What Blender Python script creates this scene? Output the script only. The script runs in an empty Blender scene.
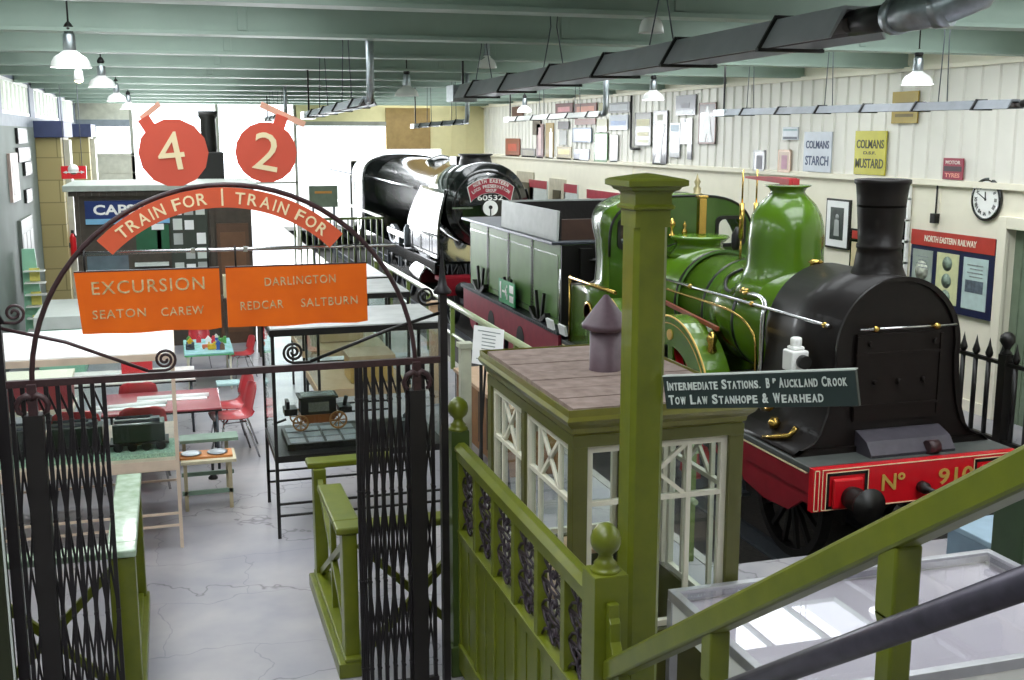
import bpy, bmesh, math, random
from math import pi, sin, cos, radians, atan2, sqrt, hypot
from mathutils import Vector, Matrix
random.seed(7)
sc = bpy.context.scene
COL = sc.collection

# ------------------------------------------------------------------ materials
def lin(h):
    h = h.lstrip('#')
    out = []
    for i in (0, 2, 4):
        c = int(h[i:i+2], 16) / 255
        out.append(c/12.92 if c <= 0.04045 else ((c+0.055)/1.055)**2.4)
    return (*out, 1)
_mats = {}
def mat(name, hexc, rough=0.5, metal=0.0, var=0.12, scale=6.0, bump=0.0, coat=0.0, spec=None, hex2=None, detail=4, emit=None, estr=0):
    if name in _mats: return _mats[name]
    m = bpy.data.materials.new(name); m.use_nodes = True
    nt = m.node_tree; b = nt.nodes['Principled BSDF']
    c = lin(hexc)
    b.inputs['Roughness'].default_value = rough
    b.inputs['Metallic'].default_value = metal
    if coat: b.inputs['Coat Weight'].default_value = coat; b.inputs['Coat Roughness'].default_value = 0.06
    if spec is not None: b.inputs['Specular IOR Level'].default_value = spec
    tc = nt.nodes.new('ShaderNodeTexCoord')
    n = nt.nodes.new('ShaderNodeTexNoise'); n.inputs['Scale'].default_value = scale; n.inputs['Detail'].default_value = detail
    nt.links.new(tc.outputs['Object'], n.inputs['Vector'])
    r = nt.nodes.new('ShaderNodeValToRGB')
    r.color_ramp.elements[0].position = 0.3; r.color_ramp.elements[1].position = 0.7
    if hex2:
        c2 = lin(hex2)
        r.color_ramp.elements[0].color = c2; r.color_ramp.elements[1].color = c
    else:
        r.color_ramp.elements[0].color = tuple(v*(1-var) for v in c[:3]) + (1,)
        r.color_ramp.elements[1].color = tuple(min(1, v*(1+var)) for v in c[:3]) + (1,)
    nt.links.new(n.outputs['Fac'], r.inputs['Fac'])
    nt.links.new(r.outputs['Color'], b.inputs['Base Color'])
    if bump:
        bp = nt.nodes.new('ShaderNodeBump'); bp.inputs['Strength'].default_value = bump; bp.inputs['Distance'].default_value = 0.01
        nt.links.new(n.outputs['Fac'], bp.inputs['Height']); nt.links.new(bp.outputs['Normal'], b.inputs['Normal'])
    if emit:
        b.inputs['Emission Color'].default_value = lin(emit); b.inputs['Emission Strength'].default_value = estr
    _mats[name] = m
    return m
def glass(name='clear_glass', tint='#fafdfc', refl=1.0):
    if name in _mats: return _mats[name]
    m = bpy.data.materials.new(name); m.use_nodes = True
    nt = m.node_tree; nt.nodes.clear()
    o = nt.nodes.new('ShaderNodeOutputMaterial'); mx = nt.nodes.new('ShaderNodeMixShader')
    t = nt.nodes.new('ShaderNodeBsdfTransparent'); t.inputs['Color'].default_value = lin(tint)
    g = nt.nodes.new('ShaderNodeBsdfGlossy'); g.inputs['Roughness'].default_value = 0.02
    f = nt.nodes.new('ShaderNodeFresnel'); f.inputs['IOR'].default_value = 1.5
    mu = nt.nodes.new('ShaderNodeMath'); mu.operation = 'MULTIPLY'; mu.inputs[1].default_value = refl
    ge=nt.nodes.new('ShaderNodeNewGeometry');bf=nt.nodes.new('ShaderNodeMath');bf.operation='SUBTRACT';bf.inputs[0].default_value=1
    m2=nt.nodes.new('ShaderNodeMath');m2.operation='MULTIPLY'
    nt.links.new(ge.outputs['Backfacing'],bf.inputs[1]);nt.links.new(f.outputs[0], mu.inputs[0]);nt.links.new(mu.outputs[0],m2.inputs[0]);nt.links.new(bf.outputs[0],m2.inputs[1]);nt.links.new(m2.outputs[0], mx.inputs[0])
    nt.links.new(t.outputs[0], mx.inputs[1]); nt.links.new(g.outputs[0], mx.inputs[2]); nt.links.new(mx.outputs[0], o.inputs[0])
    _mats[name] = m
    return m

M = dict(
 olive=mat('olive_green_paint', '#686f16', 0.36, var=.10, scale=9, coat=.15, hex2='#5b6412', bump=.12),
 olive_d=mat('deep_green_paint', '#3a4c1a', 0.4, var=.1, scale=9, coat=.2),
 palegreen=mat('lit_pale_green_paint', '#b4c6b4', 0.35, hex2='#84a07c', scale=14, coat=.3),  # green rail paint whitened to show light on its top
 loco=mat('loco_green_gloss', '#4f7312', 0.25, var=.07, scale=3, coat=.5),
 loco_d=mat('loco_dark_green', '#34540f', 0.3, var=.1, coat=.7),
 tender=mat('tender_green_paint', '#5b7f40', 0.45, var=.08, scale=4, coat=0, spec=.3),
 black=mat('black_iron', '#100e0c', 0.45, var=.2, scale=12),
 smoke=mat('smokebox_black', '#120c0a', 0.5, var=.3, scale=7, coat=.1, bump=.15, spec=.25),
 glossblack=mat('gloss_black_paint', '#0b0e0d', 0.13, var=.2, coat=1.0, scale=2),
 gate=mat('gate_dark_iron', '#120c10', 0.45, var=.2, scale=20),
 rust=mat('rusty_arch_iron', '#40282a', 0.45, var=.3, scale=20, hex2='#2c1a1c'),
 crimson=mat('crimson_frame_paint', '#9c3546', 0.4, var=.12, scale=6, coat=.2),
 dcrimson=mat('dark_crimson_paint', '#8a1524', 0.38, var=.12, coat=.3),
 red=mat('signal_red_paint', '#cf1420', 0.3, var=.06, coat=.5),
 cream=mat('cream_paint', '#e9e3cf', 0.6, var=.03, scale=3),
 white=mat('white_paint', '#eeeeea', 0.45, var=.03),
 whitewood=mat('off_white_window_paint', '#ded9c6', 0.4, var=.04, scale=12),
 brass=mat('brass', '#c9a85a', 0.22, 1.0, var=.1),
 steel=mat('polished_steel', '#c9c9c9', 0.22, 1.0, var=.05),
 galv=mat('galvanised_steel', '#aab0b4', 0.38, 1.0, var=.12, scale=25),
 darksteel=mat('dark_steel', '#555a60', 0.4, .6, var=.1),
 coalgrey=mat('grey_board', '#a9adaa', 0.5, var=.08, scale=5),
 orange=mat('orange_enamel_board', '#ea6a08', 0.38, var=.05, scale=4, hex2='#dd5e06'),
 disc=mat('flare_tinted_disc', '#d0543f', 0.45, var=.04),  # red shifted to salmon to imitate lens flare
 band=mat('arch_band_red', '#d65a38', 0.45, var=.06, scale=8),
 signcream=mat('cream_lettering', '#f3dfb4', 0.5, var=.04),
 gold=mat('gold_lettering', '#d8b25a', 0.4, .3, var=.05),
 silverl=mat('silver_grey_lettering', '#c9cfc9', 0.5, var=.05),
 woodroof=mat('weathered_roof_boards', '#a08d84', 0.75, hex2='#7d6a62', scale=10, bump=.4),
 wood=mat('brown_wood', '#9a6a3a', 0.5, hex2='#835a30', scale=8),
 lightwood=mat('light_wood', '#c9a98a', 0.5, hex2='#bb9a78', scale=8),
 darkwood=mat('dark_kiosk_wood', '#4b4238', 0.5, hex2='#3d362e', scale=10),
 beam=mat('grey_green_beam_paint', '#93a599', 0.5, var=.05, scale=3),
 deck=mat('grey_green_ceiling_boards', '#8c9a90', 0.6, var=.08, scale=3),
 heater=mat('heater_grey', '#a3a5a8', 0.4, .2, var=.06),
 enamelw=mat('white_enamel', '#f4f4f0', 0.3, var=.02, coat=.5),
 redplastic=mat('red_plastic_seat', '#b23038', 0.3, var=.05, coat=.3),
 redtop=mat('red_brown_laminate', '#a34a52', 0.3, var=.06, coat=.4),
 paper=mat('white_paper', '#efefee', 0.7, var=.03),
 inkgrey=mat('grey_print', '#8f9694', 0.7, var=.3, scale=30),
 bluesign=mat('deep_blue_enamel', '#16306a', 0.35, var=.08),
 skyblue=mat('light_blue_enamel', '#7fb6d8', 0.35, var=.05),
 yellowsign=mat('yellow_enamel', '#cfc02c', 0.4, var=.08, scale=10),
 exitgreen=mat('exit_sign_green', '#189a5a', 0.4, var=.04),
 mint=mat('mint_green_paint', '#9ad0b2', 0.4, var=.05),
 brick=None, rubber=mat('black_rubber', '#141414', 0.7),
 glass=glass(), skyglass=glass('window_glass', '#ffffff', .8),
)

# ------------------------------------------------------------------ mesh builder
class MB:
    def __init__(s): s.v=[]; s.f=[]; s.sm=[]
    def add(s, vs, fs, smooth=False):
        o=len(s.v); s.v += [tuple(v) for v in vs]
        s.f += [tuple(i+o for i in f) for f in fs]; s.sm += [smooth]*len(fs); return s
    def box(s,x0,x1,y0,y1,z0,z1):
        if x0>x1:x0,x1=x1,x0
        if y0>y1:y0,y1=y1,y0
        if z0>z1:z0,z1=z1,z0
        v=[(x0,y0,z0),(x1,y0,z0),(x1,y1,z0),(x0,y1,z0),(x0,y0,z1),(x1,y0,z1),(x1,y1,z1),(x0,y1,z1)]
        return s.add(v,[(0,3,2,1),(4,5,6,7),(0,1,5,4),(1,2,6,5),(2,3,7,6),(3,0,4,7)])
    def bar(s,p,q,w,h,up=(0,0,1)):
        p=Vector(p);q=Vector(q);d=(q-p).normalized();u=Vector(up)
        if abs(d.dot(u))>.98:u=Vector((0,1,0))
        r=d.cross(u).normalized();u=r.cross(d).normalized()
        a=r*w/2;b=u*h/2
        v=[p-a-b,p+a-b,p+a+b,p-a+b,q-a-b,q+a-b,q+a+b,q-a+b]
        return s.add(v,[(0,1,2,3),(7,6,5,4),(0,4,5,1),(1,5,6,2),(2,6,7,3),(3,7,4,0)])
    def cyl(s,p,q,r0,r1=None,n=16,caps=True,smooth=True):
        if r1 is None:r1=r0
        p=Vector(p);q=Vector(q);d=(q-p).normalized();u=Vector((0,0,1))
        if abs(d.dot(u))>.98:u=Vector((0,1,0))
        a=d.cross(u).normalized();b=d.cross(a).normalized()
        v=[]
        for c,r in((p,r0),(q,r1)):
            for i in range(n):
                t=2*pi*i/n; v.append(c+a*cos(t)*r+b*sin(t)*r)
        o=len(s.v); s.v += [tuple(x) for x in v]
        for i in range(n):
            j=(i+1)%n; s.f.append((o+i,o+j,o+n+j,o+n+i)); s.sm.append(smooth)
        if caps:
            s.f.append(tuple(o+i for i in range(n-1,-1,-1))); s.sm.append(False)
            s.f.append(tuple(o+n+i for i in range(n))); s.sm.append(False)
        return s
    def tube(s,pts,r,n=8,closed=False,sub=0):
        pts=[Vector(p) for p in pts]
        if sub:
            q=[]
            for i in range(len(pts)-1):
                a,b,c,d=pts[max(i-1,0)],pts[i],pts[i+1],pts[min(i+2,len(pts)-1)]
                for k in range(sub):
                    t=k/sub; q.append(.5*((2*b)+(c-a)*t+(2*a-5*b+4*c-d)*t*t+(3*b-a-3*c+d)*t**3))
            pts=q+[pts[-1]]
        pts=pts; m=len(pts); rings=[]; prev=None
        for i,p in enumerate(pts):
            if closed: d=pts[(i+1)%m]-pts[i-1]
            else: d=pts[min(i+1,m-1)]-pts[max(i-1,0)]
            if d.length<1e-9:d=Vector((0,0,1))
            d.normalize()
            if prev is None:
                u=Vector((0,0,1)) if abs(d.z)<.9 else Vector((1,0,0))
                a=d.cross(u).normalized()
            else:
                a=prev-d*prev.dot(d)
                a=a.normalized() if a.length>1e-6 else d.orthogonal().normalized()
            prev=a;b=d.cross(a)
            rr=r[i] if isinstance(r,(list,tuple)) else r
            rings.append([tuple(p+a*cos(2*pi*k/n)*rr+b*sin(2*pi*k/n)*rr) for k in range(n)])
        o=len(s.v)
        for g in rings:s.v+=g
        for i in range(m if closed else m-1):
            i2=(i+1)%m
            for k in range(n):
                k2=(k+1)%n; s.f.append((o+i*n+k,o+i2*n+k,o+i2*n+k2,o+i*n+k2)); s.sm.append(True)
        if not closed:
            s.f.append(tuple(o+k for k in range(n-1,-1,-1)));s.sm.append(False)
            s.f.append(tuple(o+(m-1)*n+k for k in range(n)));s.sm.append(False)
        return s
    def lathe(s,prof,c,axis='z',n=24,smooth=True,caps=True):
        c=Vector(c);o=len(s.v)
        for r,h in prof:
            for i in range(n):
                t=2*pi*i/n
                if axis=='z':p=(r*cos(t),r*sin(t),h)
                elif axis=='y':p=(r*cos(t),h,-r*sin(t))
                else:p=(h,r*cos(t),r*sin(t))
                s.v.append(tuple(c+Vector(p)))
        m=len(prof)
        for k in range(m-1):
            for i in range(n):
                j=(i+1)%n; s.f.append((o+k*n+i,o+k*n+j,o+(k+1)*n+j,o+(k+1)*n+i)); s.sm.append(smooth)
        if caps:
            if prof[0][0]>1e-4: s.f.append(tuple(o+i for i in range(n-1,-1,-1)));s.sm.append(False)
            if prof[-1][0]>1e-4: s.f.append(tuple(o+(m-1)*n+i for i in range(n)));s.sm.append(False)
        return s
    def prism(s,poly,axis,a,b,smooth=False):
        """poly in the two other axes (x,y,z order), extruded along axis a..b"""
        n=len(poly)
        def P(u,v,w):
            return {'x':(w,u,v),'y':(u,w,v),'z':(u,v,w)}[axis]
        v=[P(u,w_,a) for u,w_ in poly]+[P(u,w_,b) for u,w_ in poly]
        fs=[tuple(range(n)),tuple(range(2*n-1,n-1,-1))]
        o=len(s.v);s.v+=v
        s.f+=[tuple(o+i for i in f) for f in fs];s.sm+=[False,False]
        for i in range(n):
            j=(i+1)%n;s.f.append((o+i,o+n+i,o+n+j,o+j));s.sm.append(smooth)
        return s
    def ring(s,poly_out,poly_in,axis,a,b):
        n=len(poly_out)
        def P(u,v,w): return {'x':(w,u,v),'y':(u,w,v),'z':(u,v,w)}[axis]
        o=len(s.v)
        for w in(a,b):
            s.v+=[P(u,v,w) for u,v in poly_out]+[P(u,v,w) for u,v in poly_in]
        for i in range(n):
            j=(i+1)%n
            for f in((i,j,n+j,n+i),(2*n+i,3*n+i,3*n+j,2*n+j),(i,2*n+i,2*n+j,j),(n+i,n+j,3*n+j,3*n+i)):
                s.f.append(tuple(o+k for k in f));s.sm.append(False)
        return s
    def merge(s,me,mtx):
        o=len(s.v)
        s.v+=[tuple(mtx@v.co) for v in me.vertices]
        for p in me.polygons: s.f.append(tuple(o+i for i in p.vertices)); s.sm.append(False)
        return s
    def build(s,name,m,parent=None,loc=None,bevel=0,solid=0,autosm=True):
        off=Vector(ORG.get(parent.as_pointer(),(0,0,0))) if parent else Vector(loc or (0,0,0))
        me=bpy.data.meshes.new(name)
        me.from_pydata([tuple(Vector(v)-off) for v in s.v],[],s.f)
        me.polygons.foreach_set('use_smooth',s.sm)
        me.materials.append(m); me.validate(); me.update()
        bm=bmesh.new();bm.from_mesh(me);bmesh.ops.recalc_face_normals(bm,faces=bm.faces);bm.to_mesh(me);bm.free()
        o=bpy.data.objects.new(name,me);COL.objects.link(o)
        if parent:o.parent=parent
        else:o.location=off
        ORG[o.as_pointer()]=tuple(off)
        if solid:
            md=o.modifiers.new('solid','SOLIDIFY');md.thickness=solid;md.offset=0
        if bevel:
            md=o.modifiers.new('bevel','BEVEL');md.width=bevel;md.segments=2;md.limit_method='ANGLE';md.angle_limit=radians(40)
        return o
ORG={}
def B(x0,x1,y0,y1,z0,z1): return MB().box(x0,x1,y0,y1,z0,z1)
def tag(o,label=None,cat=None,group=None,kind=None):
    if label:o['label']=label
    if cat:o['category']=cat
    if group:o['group']=group
    if kind:o['kind']=kind
    return o
def thing(name,label,cat,loc=(0,0,0),group=None):
    o=bpy.data.objects.new(name,None);COL.objects.link(o);o.location=loc;o.empty_display_size=.1
    ORG[o.as_pointer()]=tuple(loc)
    return tag(o,label,cat,group)
def struct(o): o['kind']='structure'; return o
def copy_tree(o,parent=None,loc=None,rot=None,label=None):
    kids=[c for c in o.children]
    c=o.copy();COL.objects.link(c);c.parent=parent
    ORG[c.as_pointer()]=ORG.get(o.as_pointer(),(0,0,0))
    if loc is not None:c.location=loc
    if rot is not None:c.rotation_euler=(0,0,rot)
    if label:c['label']=label
    for k in kids:copy_tree(k,c)
    return c
_tc={}
def glyphs(txt,space=1.0,bold=0.0,ext=.003):
    k=(txt,space,bold)
    if k in _tc:return _tc[k]
    cu=bpy.data.curves.new('lettering','FONT');cu.body=txt;cu.size=1;cu.space_character=space;cu.extrude=.004;cu.offset=bold;cu.resolution_u=3
    cu.align_x='LEFT'
    ob=bpy.data.objects.new('lettering',cu);COL.objects.link(ob)
    dg=bpy.context.evaluated_depsgraph_get();dg.update()
    me=bpy.data.meshes.new_from_object(ob.evaluated_get(dg))
    bpy.data.objects.remove(ob)
    _tc[k]=me
    return me
def addtext(mb,txt,centre,xd,yd,w=None,h=.1,bold=0.0,space=1.0):
    """fit text box to width w and cap height h centred on a point; xd,yd unit directions"""
    me=glyphs(txt,space,bold)
    if not me.vertices:return mb
    xs=[v.co.x for v in me.vertices];ys=[v.co.y for v in me.vertices]
    x0,x1,y0,y1=min(xs),max(xs),min(ys),max(ys)
    sy=h/(y1-y0);sx=(w/(x1-x0)) if w else sy
    xd=Vector(xd).normalized();yd=Vector(yd).normalized();nd=xd.cross(yd)
    c=Vector(centre)
    m=Matrix.Identity(4)
    for i in range(3):
        m[i][0]=xd[i]*sx;m[i][1]=yd[i]*sy;m[i][2]=nd[i]*.5
    m.translation=c-xd*sx*(x0+x1)/2-yd*sy*(y0+y1)/2
    return mb.merge(me,m)
def text(txt,centre,xd,yd,w,h,m,parent,name='lettering',bold=0.0,space=1.0):
    return addtext(MB(),txt,centre,xd,yd,w,h,bold,space).build(name,m,parent)
def arcpts(cx,cz,r,a0,a1,n): return [(cx+r*cos(radians(a0+(a1-a0)*i/n)),cz+r*sin(radians(a0+(a1-a0)*i/n))) for i in range(n+1)]
# ------------------------------------------------------------------ setting
def floor_mat():
    m=bpy.data.materials.new('worn_stone_flags');m.use_nodes=True;nt=m.node_tree;b=nt.nodes['Principled BSDF']
    tc=nt.nodes.new('ShaderNodeTexCoord')
    n1=nt.nodes.new('ShaderNodeTexNoise');n1.inputs['Scale'].default_value=1.3;n1.inputs['Detail'].default_value=6
    n2=nt.nodes.new('ShaderNodeTexNoise');n2.inputs['Scale'].default_value=2.2;n2.inputs['Detail'].default_value=3
    nt.links.new(tc.outputs['Object'],n1.inputs[0]);nt.links.new(tc.outputs['Object'],n2.inputs[0])
    mixv=nt.nodes.new('ShaderNodeMix');mixv.data_type='VECTOR';mixv.inputs['Factor'].default_value=.3
    nt.links.new(tc.outputs['Object'],mixv.inputs[4]);nt.links.new(n2.outputs['Color'],mixv.inputs[5])
    br=nt.nodes.new('ShaderNodeTexBrick');br.inputs['Scale'].default_value=1.0
    br.inputs['Brick Width'].default_value=.95;br.inputs['Row Height'].default_value=.62
    br.inputs['Mortar Size'].default_value=.004;br.inputs['Mortar Smooth'].default_value=.3
    br.inputs['Color1'].default_value=lin('#a09da1');br.inputs['Color2'].default_value=lin('#a9a5a6');br.inputs['Mortar'].default_value=lin('#918f93')
    nt.links.new(mixv.outputs[1],br.inputs['Vector'])
    vo=nt.nodes.new('ShaderNodeTexVoronoi');vo.feature='DISTANCE_TO_EDGE';vo.inputs['Scale'].default_value=.8
    mixw=nt.nodes.new('ShaderNodeMix');mixw.data_type='VECTOR';mixw.inputs['Factor'].default_value=.45
    nt.links.new(tc.outputs['Object'],mixw.inputs[4]);nt.links.new(n2.outputs['Color'],mixw.inputs[5])
    nt.links.new(mixw.outputs[1],vo.inputs['Vector'])
    cr=nt.nodes.new('ShaderNodeValToRGB');cr.color_ramp.elements[0].position=0.0;cr.color_ramp.elements[0].color=(.45,.44,.44,1)
    cr.color_ramp.elements[1].position=.006;cr.color_ramp.elements[1].color=(1,1,1,1)
    nt.links.new(vo.outputs['Distance'],cr.inputs[0])
    r1=nt.nodes.new('ShaderNodeValToRGB');r1.color_ramp.elements[0].position=.38;r1.color_ramp.elements[0].color=(.72,.74,.80,1)
    r1.color_ramp.elements[1].position=.65;r1.color_ramp.elements[1].color=(1,.99,.98,1)
    nt.links.new(n1.outputs[0],r1.inputs[0])
    a=nt.nodes.new('ShaderNodeMix');a.data_type='RGBA';a.blend_type='MULTIPLY';a.inputs[0].default_value=1
    c=nt.nodes.new('ShaderNodeMix');c.data_type='RGBA';c.blend_type='MULTIPLY';c.inputs[0].default_value=1
    nt.links.new(br.outputs['Color'],a.inputs[6]);nt.links.new(r1.outputs[0],a.inputs[7])
    nt.links.new(a.outputs[2],c.inputs[6]);nt.links.new(cr.outputs[0],c.inputs[7])
    nt.links.new(c.outputs[2],b.inputs['Base Color'])
    b.inputs['Roughness'].default_value=.42
    return m
FLOOR=floor_mat()
def block_mat():
    m=bpy.data.materials.new('painted_blockwork');m.use_nodes=True;nt=m.node_tree;b=nt.nodes['Principled BSDF']
    tc=nt.nodes.new('ShaderNodeTexCoord');mp=nt.nodes.new('ShaderNodeMapping');mp.inputs['Rotation'].default_value=(radians(90),0,radians(90))
    br=nt.nodes.new('ShaderNodeTexBrick');br.inputs['Scale'].default_value=1
    sx=nt.nodes.new('ShaderNodeSeparateXYZ');ad=nt.nodes.new('ShaderNodeMath');ad.operation='ADD';cb=nt.nodes.new('ShaderNodeCombineXYZ')
    nt.links.new(tc.outputs['Object'],sx.inputs[0]);nt.links.new(sx.outputs[0],ad.inputs[0]);nt.links.new(sx.outputs[1],ad.inputs[1])
    nt.links.new(ad.outputs[0],cb.inputs[0]);nt.links.new(sx.outputs[2],cb.inputs[1])
    br.inputs['Brick Width'].default_value=.9;br.inputs['Row Height'].default_value=.45;br.inputs['Mortar Size'].default_value=.012
    br.inputs['Color1'].default_value=lin('#a99a68');br.inputs['Color2'].default_value=lin('#b0a270');br.inputs['Mortar'].default_value=lin('#857a50')
    nt.links.new(cb.outputs[0],br.inputs['Vector']);nt.links.new(br.outputs['Color'],b.inputs['Base Color']);b.inputs['Roughness'].default_value=.6
    return m
M['brick']=block_mat()
WL,WR,WF=-2.5,10.0,36.0
ZT=4.92
# floor: platform with the sunken track bed cut out of it
fl=MB();fl.box(-6,4.28,-3,46,-.12,0);fl.box(4.28,WR+.3,-3,8.1,-.12,0);fl.box(8.75,WR+.3,8.1,46,-.12,0)
struct(fl.build('floor',FLOOR))
pit=MB();pit.box(4.28,8.75,8.1,60,-1.25,-1.08)
pit.box(4.15,4.28,8.1,60,-1.25,-.12);pit.box(8.75,8.9,8.1,60,-1.25,-.12);pit.box(4.15,8.9,7.9,8.1,-1.25,-.12)
struct(pit.build('floor',mat('dark_ballast','#3a3632',.9,scale=30,bump=.8,var=.3)))
struct(B(4.2,4.29,8.1,46,-.05,.008).build('trim_1',mat('platform_edge_stone','#a5a19a',.7)))
for i,x in enumerate((7.06-.75,7.06+.75)):
    r=MB();r.box(x-.035,x+.035,8.3,60,-.94,-.9);r.box(x-.012,x+.012,8.3,60,-1.06,-.94);r.box(x-.06,x+.06,8.3,60,-1.08,-1.06)
    tag(r.build('rail',M['darksteel'],loc=(x,8.3,-1.08)),['steel running rail nearest the platform railing','steel running rail nearest the cream wall'][i],'rail')
# right wall: plain cream below, corrugated cladding above
wr=MB();wr.box(WR,WR+.25,-3,10.15,-.0,4.9);wr.box(WR,WR+.25,11.55,WF,0,4.9);wr.box(WR,WR+.25,10.15,11.55,2.45,4.9)
struct(wr.build('wall_right',M['cream']))
M['clad']=mat('pale_ribbed_cladding','#dcd9cf',.5,var=.03,scale=2)
cl=MB();y=-2.9
pr=[]
while y<WF-.3:
    pr+= [(y,.02),(y+.25,.02),(y+.27,.045),(y+.31,.045),(y+.33,.02)];y+=.33
n=len(pr)
vs=[];
for z in(3.0,4.5):
    for yy,d in pr: vs.append((WR-d,yy,z))
cl.add(vs,[(i,i+1,n+i+1,n+i) for i in range(n-1)])
struct(cl.build('wall_right',M['clad'],solid=.004))
tr=MB();tr.box(WR-.07,WR,-3,WF,2.93,3.01);tr.box(WR-.09,WR,-3,WF,4.47,4.53);struct(tr.build('trim_2',M['cream']))
for k,yy in enumerate((2.6,7.4,12.9,18.2,23.5)):
    struct(B(WR-.012,WR,yy,yy+.05,0,2.93).build('trim_%d'%(3+k),M['cream']))
# doorway in the right wall beside the poster board
dr=thing('door_1','grey-green sliding door in the cream right wall beside the poster board','door',(WR,10.85,0));struct(dr)
del dr['category']; 
pn=MB();pn.box(WR+.1,WR+.16,10.15,11.55,0,2.45)
for i in range(9): pn.box(WR+.085,WR+.1,10.2+i*.15,10.2+i*.15+.02,0,2.4)
pn.build('door_leaf',mat('dull_green_door','#6f7d68',.55),dr)
fr=MB();fr.box(WR-.06,WR+.02,11.55,11.7,0,2.6);fr.box(WR-.06,WR+.02,10.0,10.15,0,2.6);fr.box(WR-.06,WR+.02,10.15,11.55,2.45,2.6)
fr.build('door_frame',M['cream'],dr,bevel=.01)
struct(B(WR-.03,WR,11.72,WF,0,.15).build('baseboard_right',M['cream']))
# small far openings along right wall (dark hatches)
for i,(y0,y1,z0,z1) in enumerate(((30.6,32.2,1.2,2.55),(27.9,29.2,1.3,2.45))):
    w=B(WR-.04,WR-.005,y0,y1,z0,z1).build('window_%d'%(i+1),mat('hatch_surround','#b8b09a',.6));struct(w)
    B(WR-.06,WR-.04,y0+.35,y1-.35,z0,z1-.3).build('window_pane',mat('dark_pane','#4c4636',.3),w)
# left wall with piers, clerestory windows
lw=MB();lw.box(WL-.25,WL,-3,WF,0,3.75)
struct(lw.build('wall_left',mat('grey_painted_wall','#6c7670',.7,scale=1.5)))
piers=[(24.6,26.6,-2.02),(31.4,33.2,-1.9)]
struct(B(WL-.25,WL,-3,WF,3.75,3.95).build('trim_8',mat('slate_grey_lintel','#7e8690',.6)))
for k,(a,b_,xp) in enumerate(piers):
    p=MB();p.box(WL,xp,a,b_,0,3.55);struct(p.build('wall_left',M['brick'],bevel=.01))
    c=MB();c.box(WL-.02,xp+.08,a-.12,b_+.12,3.55,3.88);struct(c.build('trim_%d'%(9+k),mat('blue_grey_padstone','#3c4468',.6),bevel=.01))
    q=B(xp,xp+.12,a+.5,a+1.1,0,3.5).build('trim_%d'%(14+k),mat('pale_pipe_casing','#b9b8aa',.5));struct(q)
for k,(a,b_) in enumerate(((8.5,12.6),(15.6,19.6),(20.1,24.2),(25.0,30.6),(31.6,35.6))):
    w=thing('window_%d'%(3+k),None,None,(WL,(a+b_)/2,3.95));struct(w)
    f=MB();f.box(WL-.12,WL-.02,a,b_,3.95,4.01);f.box(WL-.12,WL-.02,a,b_,4.5,4.56)
    nn=7
    for i in range(nn+1):
        yy=a+(b_-a-.05)*i/nn; f.box(WL-.11,WL-.03,yy,yy+.05,4.01,4.5)
    f.build('window_frame',M['white'],w)
    B(WL-.08,WL-.072,a,b_,4.0,4.52).build('window_pane',mat('daylight_glow_pane','#dfe6dc',.5,emit='#dfe8df',estr=.65,var=.05,scale=3),w)  # opaque pane glows to stand in for daylight behind it
ps=MB()
for a,b_ in((-3,8.5),(12.6,15.6),(19.6,20.1),(24.2,25.0),(30.6,31.6),(35.6,36)): ps.box(WL-.25,WL,a,b_,3.95,4.92)
ps.box(WL-.25,WL,-3,36,4.56,4.92)
struct(ps.build('wall_left',mat('slate_blue_paint','#7c8394',.6)))
# end wall: big daylight openings, yellow boards on the right, white boarding on the left
M['yell']=mat('pale_yellow_boards','#d9cfa0',.6,var=.03)
ew=MB();ew.box(8.6,WR,WF,WF+.2,0,4.9);ew.box(6.75,8.6,WF,WF+.2,3.15,4.9)
ew.box(3.9,6.75,WF,WF+.2,4.0,4.9);ew.box(-1.0,3.9,WF,WF+.2,4.62,4.9)
for x in (8.9,9.4): ew.box(x,x+.03,WF-.02,WF,0,4.5)
struct(ew.build('wall_back',M['yell']))
struct(B(6.75,8.2,WF-.06,WF,3.15,4.45).build('wall_back',mat('ochre_board','#9a7f4e',.6)))
e2=MB();e2.box(WL-.2,-1.95,WF,WF+.2,0,4.9);e2.box(-1.95,-1.0,WF,WF+.2,3.85,4.9);e2.box(-1.95,-.9,WF,WF+.2,0,3.05)
for z in (.5,1.0,1.5,2.0,2.5,3.0): e2.box(WL,-.9,WF-.02,WF,z-.02,z)
struct(e2.build('wall_back',mat('grey_white_boarding','#b9b8ac',.6)))
struct(B(-2.5,-1.0,WF-.1,WF,3.85,4.05).build('trim_18',mat('slate_grey_lintel','#7e8690',.6)))
om=MB()
for x in (-1.0,1.5,3.85): om.box(x,x+.09,WF,WF+.15,0,4.62)
om.box(3.9,6.75,WF-.12,WF+.1,3.88,4.02)
om.box(-1,3.9,WF,WF+.1,2.1,2.16)
struct(om.build('trim_19',mat('weathered_steel','#8a8a80',.5)))
# yard outside
struct(B(-14,20,46,90,-.2,-.05).build('ground',mat('pale_concrete','#cfcdc6',.9)))  # even pale concrete colour
# ceiling deck with two glazed strips, and cross beams
SK=((-1.6,1.2),(5.6,8.9));SKY0=0.0
d=MB();d.box(WL-.25,WR+.25,-3,SKY0,ZT,ZT+.08);d.box(WL-.25,SK[0][0],SKY0,WF+.2,ZT,ZT+.08);d.box(SK[0][1],SK[1][0],SKY0,WF+.2,ZT,ZT+.08);d.box(SK[1][1],WR+.25,SKY0,WF+.2,ZT,ZT+.08)
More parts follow.
